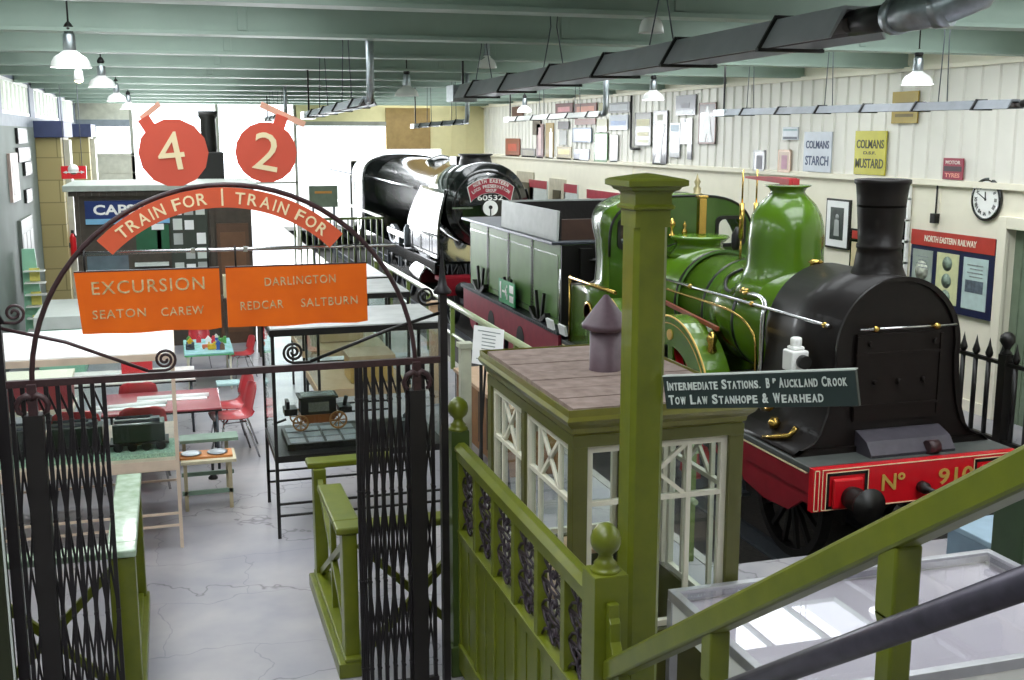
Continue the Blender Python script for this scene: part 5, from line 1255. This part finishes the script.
# ------------------------------------------------------------------ enamel signs on the cladding
SXW=WR-.05
def esign(y1,z1,y0,z0,colr,label,rows=(),rim=None,name='enamel_sign',deco=None,cat='sign'):
    s=thing(name,label,cat,(SXW,(y0+y1)/2,z0),'enamel advertising signs on the cladding')
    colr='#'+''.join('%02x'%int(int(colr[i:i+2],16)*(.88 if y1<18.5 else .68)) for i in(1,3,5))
    p=MB().box(SXW-.02,SXW,y0,y1,z0,z1).build('sign_plate',mat('enamel_'+colr[1:],colr,.35,var=.08,scale=5,coat=.3),s)
    if rim:
        m=MB();t=.035;m.box(SXW-.024,SXW-.018,y0,y1,z1-t,z1);m.box(SXW-.024,SXW-.018,y0,y1,z0,z0+t);m.box(SXW-.024,SXW-.018,y0,y0+t,z0,z1);m.box(SXW-.024,SXW-.018,y1-t,y1,z0,z1);m.build('sign_border',mat('rim_'+rim[1:],rim,.4),p)
    for r in rows:
        txt,v,wf_,hf,colx=r
        c=(SXW-.022,(y0+y1)/2,z0+(z1-z0)*v)
        text(txt,c,(0,-1,0),(0,0,1),(y1-y0)*wf_,(z1-z0)*hf,mat('ink_'+colx[1:],colx,.5),p,bold=.02)
    if deco:
        for e_ in deco:
            if isinstance(e_[0],(list,tuple)):
                MB().prism([(y1-(y1-y0)*u,z0+(z1-z0)*v) for u,v in e_[0]],'x',SXW-.026,SXW-.02).build('painted_figure',mat('ink_'+e_[1][1:],e_[1],.45),p);continue
            u0,u1,v0,v1,c=e_
            MB().box(SXW-.023,SXW-.02,y1-(y1-y0)*u1,y1-(y1-y0)*u0,z0+(z1-z0)*v0,z0+(z1-z0)*v1).build('painted_block',mat('ink_'+c[1:],c,.45),p)
    return s
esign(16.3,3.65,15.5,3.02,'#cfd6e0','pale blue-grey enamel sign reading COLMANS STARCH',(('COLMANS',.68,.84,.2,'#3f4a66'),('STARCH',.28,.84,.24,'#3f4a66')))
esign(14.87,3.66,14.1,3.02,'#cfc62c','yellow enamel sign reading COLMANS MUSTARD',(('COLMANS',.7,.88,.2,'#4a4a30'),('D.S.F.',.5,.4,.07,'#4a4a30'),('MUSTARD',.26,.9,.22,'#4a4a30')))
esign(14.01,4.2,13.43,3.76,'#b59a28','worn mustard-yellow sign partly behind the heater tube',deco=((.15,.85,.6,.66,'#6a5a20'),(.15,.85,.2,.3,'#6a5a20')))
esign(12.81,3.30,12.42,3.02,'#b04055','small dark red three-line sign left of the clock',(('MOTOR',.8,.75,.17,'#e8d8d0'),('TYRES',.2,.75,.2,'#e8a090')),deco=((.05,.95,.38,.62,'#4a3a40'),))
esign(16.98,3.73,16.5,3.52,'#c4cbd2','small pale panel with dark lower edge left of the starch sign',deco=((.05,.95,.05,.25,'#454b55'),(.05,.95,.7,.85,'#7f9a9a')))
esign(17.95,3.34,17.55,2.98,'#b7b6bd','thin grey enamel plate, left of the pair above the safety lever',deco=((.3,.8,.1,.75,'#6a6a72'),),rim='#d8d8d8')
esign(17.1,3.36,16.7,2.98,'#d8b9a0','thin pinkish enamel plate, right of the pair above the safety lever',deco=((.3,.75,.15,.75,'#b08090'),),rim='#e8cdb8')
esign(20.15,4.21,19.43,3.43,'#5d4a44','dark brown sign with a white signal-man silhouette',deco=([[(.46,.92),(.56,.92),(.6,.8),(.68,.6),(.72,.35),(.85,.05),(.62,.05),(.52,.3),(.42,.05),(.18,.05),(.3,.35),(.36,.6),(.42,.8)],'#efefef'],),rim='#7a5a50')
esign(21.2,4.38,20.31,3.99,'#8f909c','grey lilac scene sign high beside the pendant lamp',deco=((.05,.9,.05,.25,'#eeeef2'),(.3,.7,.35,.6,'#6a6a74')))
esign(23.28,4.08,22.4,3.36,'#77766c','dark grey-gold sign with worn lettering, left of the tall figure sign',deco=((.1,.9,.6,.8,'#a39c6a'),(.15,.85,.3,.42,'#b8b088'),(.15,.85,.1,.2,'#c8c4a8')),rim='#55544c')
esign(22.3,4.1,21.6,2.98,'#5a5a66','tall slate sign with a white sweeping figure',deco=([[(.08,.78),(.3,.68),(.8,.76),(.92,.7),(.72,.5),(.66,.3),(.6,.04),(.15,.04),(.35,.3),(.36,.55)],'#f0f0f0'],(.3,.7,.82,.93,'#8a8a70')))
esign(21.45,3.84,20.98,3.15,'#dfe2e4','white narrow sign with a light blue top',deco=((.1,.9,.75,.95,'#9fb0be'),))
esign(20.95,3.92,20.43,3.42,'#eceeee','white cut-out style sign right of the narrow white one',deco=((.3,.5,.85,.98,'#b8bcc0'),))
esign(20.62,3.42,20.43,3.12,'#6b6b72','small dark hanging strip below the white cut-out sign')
def row(lst):
    for a in lst: esign(*a[:6],deco=a[6] if len(a)>6 else None,rim=a[7] if len(a)>7 else None)
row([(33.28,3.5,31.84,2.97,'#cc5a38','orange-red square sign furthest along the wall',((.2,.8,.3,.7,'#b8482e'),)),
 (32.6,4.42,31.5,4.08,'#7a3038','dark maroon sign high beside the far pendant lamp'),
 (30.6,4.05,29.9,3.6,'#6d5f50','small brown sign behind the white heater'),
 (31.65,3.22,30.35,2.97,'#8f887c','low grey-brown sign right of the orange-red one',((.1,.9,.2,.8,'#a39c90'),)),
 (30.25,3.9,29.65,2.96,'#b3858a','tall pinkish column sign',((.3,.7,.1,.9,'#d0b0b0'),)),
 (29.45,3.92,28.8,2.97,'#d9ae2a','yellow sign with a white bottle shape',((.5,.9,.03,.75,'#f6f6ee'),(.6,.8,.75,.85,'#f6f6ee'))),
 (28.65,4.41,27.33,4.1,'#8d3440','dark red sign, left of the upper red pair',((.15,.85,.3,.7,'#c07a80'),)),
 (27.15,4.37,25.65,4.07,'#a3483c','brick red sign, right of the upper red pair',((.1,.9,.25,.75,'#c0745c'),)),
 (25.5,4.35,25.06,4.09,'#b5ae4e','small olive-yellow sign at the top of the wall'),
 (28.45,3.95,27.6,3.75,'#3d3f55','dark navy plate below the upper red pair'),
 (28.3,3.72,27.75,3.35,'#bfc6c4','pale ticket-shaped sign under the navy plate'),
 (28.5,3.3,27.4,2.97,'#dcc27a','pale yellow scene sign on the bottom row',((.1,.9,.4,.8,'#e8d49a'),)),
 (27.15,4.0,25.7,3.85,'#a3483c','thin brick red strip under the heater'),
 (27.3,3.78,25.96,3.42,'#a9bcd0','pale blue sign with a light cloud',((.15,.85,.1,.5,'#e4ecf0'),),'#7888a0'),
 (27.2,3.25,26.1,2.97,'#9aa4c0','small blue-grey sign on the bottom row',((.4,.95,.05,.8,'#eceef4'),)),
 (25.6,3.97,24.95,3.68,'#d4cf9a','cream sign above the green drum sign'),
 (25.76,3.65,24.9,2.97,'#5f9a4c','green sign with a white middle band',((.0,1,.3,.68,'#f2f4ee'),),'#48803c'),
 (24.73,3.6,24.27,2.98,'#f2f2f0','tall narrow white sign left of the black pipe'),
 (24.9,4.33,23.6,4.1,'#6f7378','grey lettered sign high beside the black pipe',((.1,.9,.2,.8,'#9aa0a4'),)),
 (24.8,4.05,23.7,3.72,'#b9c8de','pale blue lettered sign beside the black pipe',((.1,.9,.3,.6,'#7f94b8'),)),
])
# black downpipe
m=MB();m.tube([(WR-.09,23.45,4.46),(WR-.09,23.45,3.35),(WR-.09,23.42,3.3),(WR-.09,22.95,3.3)],.028,8);tag(m.build('black_pipe',M['black'],loc=(WR-.09,23.45,3.3)),'black pipe with an elbow running down the cladding','pipe')
# clock
CK=thing('wall_clock','round white-faced wall clock with dark rim above the doorway side','clock',(WR-.02,11.98,2.79))
c=(WR,11.98,2.79)
m=MB();m.lathe([(.27,0),(.28,-.02),(.27,-.045),(.24,-.05),(.235,-.035),(0,-.035)],c,'x',40);m.build('clock_case',M['glossblack'],CK)
m=MB();m.lathe([(.235,-.037),(0,-.038)],c,'x',40,caps=False);m.build('clock_face',M['enamelw'],CK)
for i,nm in enumerate(['XII','I','II','III','IIII','V','VI','VII','VIII','IX','X','XI']):
    t=radians(30*i);cc_=(WR-.041,11.98-.18*sin(t),2.79+.18*cos(t))
    text(nm,cc_,(0,-cos(t),-sin(t)),(0,-sin(t),cos(t)),None,.045,M['black'],CK,'hour_numeral',bold=.02)
m=MB();m.bar((WR-.043,11.98,2.79),(WR-.043,11.98+.15*sin(radians(62)),2.79+.15*cos(radians(62))),.012,.004,up=(1,0,0));m.bar((WR-.045,11.98,2.79),(WR-.045,11.98+.1*sin(radians(5)),2.79+.1*cos(radians(5))),.016,.004,up=(1,0,0));m.cyl((WR-.04,11.98,2.79),(WR-.05,11.98,2.79),.015,n=12);m.build('clock_hands',M['black'],CK)
# railway poster board
PB=thing('poster_board','dark blue poster board headed NORTH EASTERN RAILWAY with three posters','poster board',(WR,12.55,1.28))
B(WR-.05,WR,11.72,13.4,1.26,2.30).build('board',mat('navy_board','#1e2244',.4),PB)
h=B(WR-.06,WR-.045,11.72,13.4,2.1,2.31).build('header_strip',mat('header_red','#b5392e',.4),PB);text('NORTH EASTERN RAILWAY',(WR-.063,12.58,2.205),(0,-1,0),(0,0,1),1.05,.085,M['cream'],h,bold=.02)
for i,(y0,y1,z0,z1,cl) in enumerate(((12.92,13.34,1.36,2.04,'#9aa49a'),(12.38,12.82,1.36,2.04,'#cfd0a0'),(11.82,12.28,1.36,2.03,'#b8ccc8'))):
    p=B(WR-.06,WR-.05,y0,y1,z0,z1).build('poster',mat('poster_'+cl[1:],cl,.6,scale=7,var=.1),PB)
    m=MB()
    if i==0: m.lathe([(.14,0),(0,-.002)],(WR-.062,(y0+y1)/2,1.75),'x',24);m.box(WR-.064,WR-.061,y0+.05,y1-.05,1.42,1.58)
    if i==1:
        for z in(1.9,1.67,1.45): m.lathe([(.1,0),(0,-.002)],(WR-.062,(y0+y1)/2,z),'x',20)
    if i==2: m.box(WR-.064,WR-.061,y0+.06,y1-.06,1.58,1.74)
    m.build('poster_picture',mat('poster_ink_%d'%i,['#c0c4b4','#7f9080','#56606a'][i],.6,scale=20,var=.35),p)
    if i!=1:
        m=MB();[m.box(WR-.064,WR-.061,y0+.08,y1-.08-.05*(k%2),z1-.1-.05*k,z1-.085-.05*k) for k in range(4)];m.build('poster_lines',M['inkgrey'],p)
# framed photograph
FP=thing('framed_photograph','black and white photograph in a thin black frame left of the chimney','picture',(WR,15.25,1.85))
B(WR-.04,WR,14.96,15.6,1.85,2.62).build('frame',M['black'],FP);p=B(WR-.045,WR-.04,14.99,15.57,1.88,2.59).build('mount',M['paper'],FP);B(WR-.05,WR-.045,15.1,15.46,1.99,2.49).build('photograph',mat('dark_photo','#3a423e',.4,scale=9,var=.5),p)
m=MB();m.lathe([(.05,0),(0,-.003)],(WR-.052,15.27,2.34),'x',14);m.prism([(15.2,2.05),(15.34,2.05),(15.33,2.3),(15.22,2.3)],'x',WR-.056,WR-.051);m.build('photo_figure',M['coalgrey'],p)
FP=thing('red_topped_poster','narrow poster with a red heading, half behind the black chimney','poster',(WR,14.5,1.7))
B(WR-.04,WR,14.25,14.9,1.55,2.2).build('frame',M['glossblack'],FP);B(WR-.05,WR-.04,14.3,14.85,2.05,2.17).build('red_heading',mat('header_red','#b5392e',.4),FP);B(WR-.05,WR-.04,14.3,14.85,1.6,2.0).build('poster_sheet',mat('buff_poster','#cdbf96',.6,scale=8),FP)
LD=thing('white_ladder_frame','white rung frame standing on the wall beside the poster board','rack',(WR,13.6,0))
m=MB();m.box(WR-.06,WR-.02,13.5,13.55,0,2.9);m.box(WR-.06,WR-.02,13.95,14.0,0,2.9);m.build('rack_stile',M['white'],LD)
for i in range(9): B(WR-.06,WR-.03,13.5,14.0,.3+i*.3,.33+i*.3).build('rack_rung',M['white'],LD)
B(WR-.03,WR-.015,13.55,13.95,.1,2.8).build('rack_back',M['glossblack'],LD)
for k,(y0,y1,z0,z1,lb) in enumerate(((27.0,28.0,1.2,2.35,'far poster with a maroon heading, above the coal boards'),(23.2,26.3,1.7,2.28,'wide far poster board with a red heading above the tender'),(29.4,31.0,1.4,2.35,'far small red-topped poster beside the black engine'))):
    f=thing('wall_poster',lb,'poster',(WR,(y0+y1)/2,z0));B(WR-.04,WR,y0,y1,z0,z1).build('poster_sheet',M['silverl'],f);B(WR-.045,WR-.04,y0,y1,z1-.22,z1).build('red_heading',mat('header_maroon','#a33844',.4),f)
m=MB();m.box(WR-.08,WR,12.9,13.0,2.42,2.55);m.cyl((WR-.03,12.95,2.55),(WR-.03,12.95,2.93),.012);tag(m.build('junction_box',M['black'],loc=(WR,12.95,2.42)),'small black junction box above the poster board','box')
m=MB();m.lathe([(.09,2.66),(.09,2.74),(.05,2.76),(.06,2.82),(.03,2.86),(.05,2.92),(.02,2.97),(.0,3.05)],(7.5,15.2,0),'z',14);m.build('roof_whistle',mat('dull_brass','#b0a27a',.4,.5),L)
# ------------------------------------------------------------------ pendant lamps
def pendant(label,x,y,zr,R=.175,lit=True):
    p=thing('pendant_lamp',label,'lamp',(x,y,zr),'industrial pendant lamps under the beams')
    m=MB();m.lathe([(R,0),(R*.98,.012),(R*.92,.05),(R*.78,.09),(R*.5,.12),(R*.32,.145),(R*.3,.15)],(x,y,zr),'z',32,caps=False);m.build('lamp_shade',M['enamelw'],p,solid=.004)
    m=MB();m.lathe([(R*.3,.14),(R*.33,.16),(R*.3,.28),(R*.2,.32)],(x,y,zr),'z',20);m.build('lamp_neck',M['galv'],p)
    m=MB();m.lathe([(.04,.31),(.05,.34),(.03,.38),(.012,.4)],(x,y,zr),'z',12);m.cyl((x,y,zr+.38),(x,y,ZT),.008);m.build('lamp_rod',M['black'],p)
    m=MB();m.lathe([(.0,.02),(.05,.03),(.075,.07),(.05,.12),(.03,.14)],(x,y,zr),'z',16);m.build('bulb',mat('glowing_bulb','#ffffff',.5,emit='#f4f6ff',estr=14 if lit else 0) if lit else mat('unlit_bulb','#dddddd',.3),p)
    if lit:
        l=bpy.data.lights.new('lamp_light','POINT');l.energy=28;l.shadow_soft_size=.08;l.color=(.95,.97,1);o=bpy.data.objects.new('lamp_light',l);COL.objects.link(o);o.location=(x,y,zr-.02)
pendant('large lit pendant lamp nearest the camera at upper left',-.78,11.1,4.2)
pendant('lit pendant lamp second in the left-hand row',-.78,16.5,4.24)
pendant('lit pendant lamp third in the left-hand row',-.80,21.9,4.20)
pendant('lit pendant lamp furthest in the left-hand row, behind disc 4',-.75,27.2,4.18)
pendant('unlit grey pendant lamp alone right of the hanging heater',3.42,16.5,4.16,lit=False)
pendant('small dark pendant lamp above the end box of the big heater',3.88,13.8,4.42,.12,lit=False)
pendant('dark pendant lamp hanging just above the big heater',3.75,8.5,4.40,.10,lit=False)
pendant('small lit pendant lamp furthest along the right-hand row',7.7,24.3,4.10)
pendant('lit pendant lamp in the right-hand row before the silhouette signs',7.34,16.5,4.14)
pendant('lit pendant lamp nearest in the right-hand row, above the mustard sign',8.18,11.1,4.16)
for x,y,z,lb in((-1.0,15.4,4.27,'small round spot lamp with warm bulb near the clerestory'),(-2.0,13.4,4.5,'small white spot lamp at far upper left')):
    p=thing('spot_lamp',lb,'lamp',(x,y,z));m=MB();m.lathe([(.05,0),(.06,.02),(.05,.12),(.02,.16),(.01,.2)],(x,y,z),'z',14);m.cyl((x,y,z+.18),(x,y,z+.4),.008);m.build('lamp_body',M['enamelw'],p);m=MB();m.lathe([(.0,-.03),(.045,-.01),(.05,.0)],(x,y,z),'z',14);m.build('bulb',mat('warm_bulb','#ffffff',.5,emit='#ffe6b0',estr=10),p)
# ------------------------------------------------------------------ radiant tube heaters
def heater(label,x,y0,y1,z0,z1,w,h,mt,pipe_end=None,wires=(),box=True,brackets=6):
    p=thing('radiant_heater',label,'heater',(x,(y0+y1)/2,(z0+z1)/2))
    def Z_(y): return z0+(z1-z0)*(y-y0)/(y1-y0)
    m=MB();prof=[(-w/2,-h/2),(-w/4,h/2),(w/4,h/2),(w/2,-h/2),(w/2-.015,-h/2),(w/4-.015,h/2-.02),(-w/4+.015,h/2-.02),(-w/2+.015,-h/2)]
    vs=[(x+a,y,Z_(y)+b_) for y in(y0,y1) for a,b_ in prof];n=len(prof)
    m.add(vs,[tuple(range(n)),tuple(range(2*n-1,n-1,-1))]+[(i,(i+1)%n,n+(i+1)%n,n+i) for i in range(n)]);m.build('reflector_hood',mt,p)
    m=MB()
    for s in(-1,1): m.tube([(x+s*w*.18,y0,Z_(y0)-h*.1),(x+s*w*.18,y1,Z_(y1)-h*.1)],w*.11,10)
    m.build('burner_tube',mat('burnt_tube','#5f5a58',.5,.5),p)
    m=MB()
    for i in range(brackets):
        y=y0+(y1-y0)*(i+.5)/brackets;m.box(x-w*.62,x+w*.62,y-.02,y+.02,Z_(y)-h*.62,Z_(y)-h*.5);m.bar((x-w*.6,y,Z_(y)-h*.55),(x-w*.28,y,Z_(y)+h*.6),.02,.02,up=(0,1,0));m.bar((x+w*.6,y,Z_(y)-h*.55),(x+w*.28,y,Z_(y)+h*.6),.02,.02,up=(0,1,0));m.box(x-w*.28,x+w*.28,y-.02,y+.02,Z_(y)+h*.5,Z_(y)+h*.62)
    m.build('bracket',M['black'],p)
    m=MB()
    for y in wires:
        for s in(-1,1): m.tube([(x+s*w*.28,y,Z_(y)+h*.5),(x+s*.03,y,ZT-.3),(x+s*.05,y,ZT)],.006,5)
    m.build('hanging_wire',M['darksteel'],p)
    if box:
        m=MB();m.box(x-w*.5,x+w*.4,y1,y1+.35,Z_(y1)-h*.7,Z_(y1)+h*.5);b_=m.build('burner_box',M['galv'] if box==1 else M['enamelw'],p,bevel=.01)
        m=MB();m.tube([(x,y1+.2,Z_(y1)+h*.5),(x,y1+.2,ZT)],.015,6);m.build('gas_pipe',M['black'],p)
    if pipe_end:
        for y,r,ml in pipe_end: m=MB();m.tube([(x,y,Z_(y)),(x,y-.12,Z_(y)+.02),(x,y-.16,Z_(y)+.12),(x,y-.16,ZT)],r,12);m.build('flue_pipe',ml,p)
    return p
hp=heater('long grey radiant tube heater slung under the beams at upper centre',3.62,5.45,13.8,4.20,4.13,.36,.17,M['heater'],None,(8,10.5,13),1,6)
m=MB();m.tube([(3.62,5.5,4.2),(3.62,5.1,4.2)],.07,14);m.build('burner_neck',M['black'],hp)
m=MB();m.tube([(3.62,5.15,4.2),(3.63,4.95,4.2),(3.68,4.8,4.22),(3.78,4.7,4.27),(3.86,4.66,4.4),(3.9,4.65,4.92)],.085,18);m.tube([(3.62,5.14,4.2),(3.62,5.08,4.2)],.095,18);m.tube([(3.66,4.87,4.21),(3.7,4.8,4.22)],.097,18);m.build('flue_elbow',M['galv'],hp)
heater('long slim grey tube heater along the right wall',8.0,9.3,15.2,3.90,3.93,.2,.09,mat('slim_heater_grey','#777b80',.55,.1),((9.2,.04,M['black']),),(10.4,12.6,14.6),1,6)
heater('white-lit tube heater in front of the enamel signs with white end box',7.0,17.8,22.9,3.95,3.93,.2,.09,M['enamelw'],((17.8,.05,M['galv']),),(19,21),2,5)  # white hood colour stands in for light falling on it
heater('pale tube heater over the middle of the hall beside disc 2',2.0,11.6,16.4,3.94,3.89,.2,.09,M['galv'],((11.6,.04,M['galv']),),(13,15),2,4)
heater('short pale tube heater above the black engine',5.0,19.2,23.1,3.83,3.79,.16,.08,M['galv'],((19.2,.04,M['galv']),),(20,22),2,4)
heater('distant tube heater under the far beams',2.4,24.0,28.0,4.0,3.98,.2,.09,M['galv'],((24.0,.04,M['galv']),),(25,27),2,4)
# fluorescent fittings by the far right
# ------------------------------------------------------------------ camera
f_px,VXp,VYp=1120.0,165.0,135.0
pitch=math.atan((340-VYp)/f_px);yaw=math.atan((512-VXp)*cos(pitch)/f_px)
cam=bpy.data.cameras.new('camera');co_=bpy.data.objects.new('camera',cam);COL.objects.link(co_)
cam.sensor_width=36;cam.lens=36*f_px/1024;cam.clip_end=300
co_.location=(0,0,3.6);co_.rotation_mode='XYZ';co_.rotation_euler=(pi/2-pitch,0,-yaw);sc.camera=co_
# ------------------------------------------------------------------ daylight
w=bpy.data.worlds.new('sky');sc.world=w;w.use_nodes=True;nt=w.node_tree;bg=nt.nodes['Background']
bg.inputs[0].default_value=(.86,.93,1,1);bg.inputs[1].default_value=3.0
def area(name,loc,rot,sx,sy,e,col=(1,1,1)):
    l=bpy.data.lights.new(name,'AREA');l.shape='RECTANGLE';l.size=sx;l.size_y=sy;l.energy=e;l.color=col
    o=bpy.data.objects.new(name,l);COL.objects.link(o);o.location=loc;o.rotation_euler=rot;return o
# daylight through the end openings and the roof glazing, plus an added near fill
area('end_daylight',(2.8,36.4,2.4),(radians(-90),0,0),7.4,4.0,1000,(.95,.98,1))
for k,(a,b_) in enumerate(SK):
    area('roof_daylight_and_fill',((a+b_)/2,21.5,ZT+.5),(0,0,0),b_-a,29,900 if k==0 else 820,(.98,1,.98))
    area('roof_daylight_and_fill',((a+b_)/2,3.4,ZT+.5),(0,0,0),b_-a,6.6,190,(.98,1,.98))  # added front fill over the near end, brightens the foreground
sc.view_settings.view_transform='Standard';sc.view_settings.look='None';sc.view_settings.gamma=1;sc.view_settings.use_curve_mapping=False
sc.view_settings.exposure=0.3
sc.cycles.use_denoising=True
sc.cycles.max_bounces=8;sc.cycles.transparent_max_bounces=16;sc.cycles.diffuse_bounces=5;sc.cycles.glossy_bounces=4
sc.cycles.sample_clamp_indirect=6
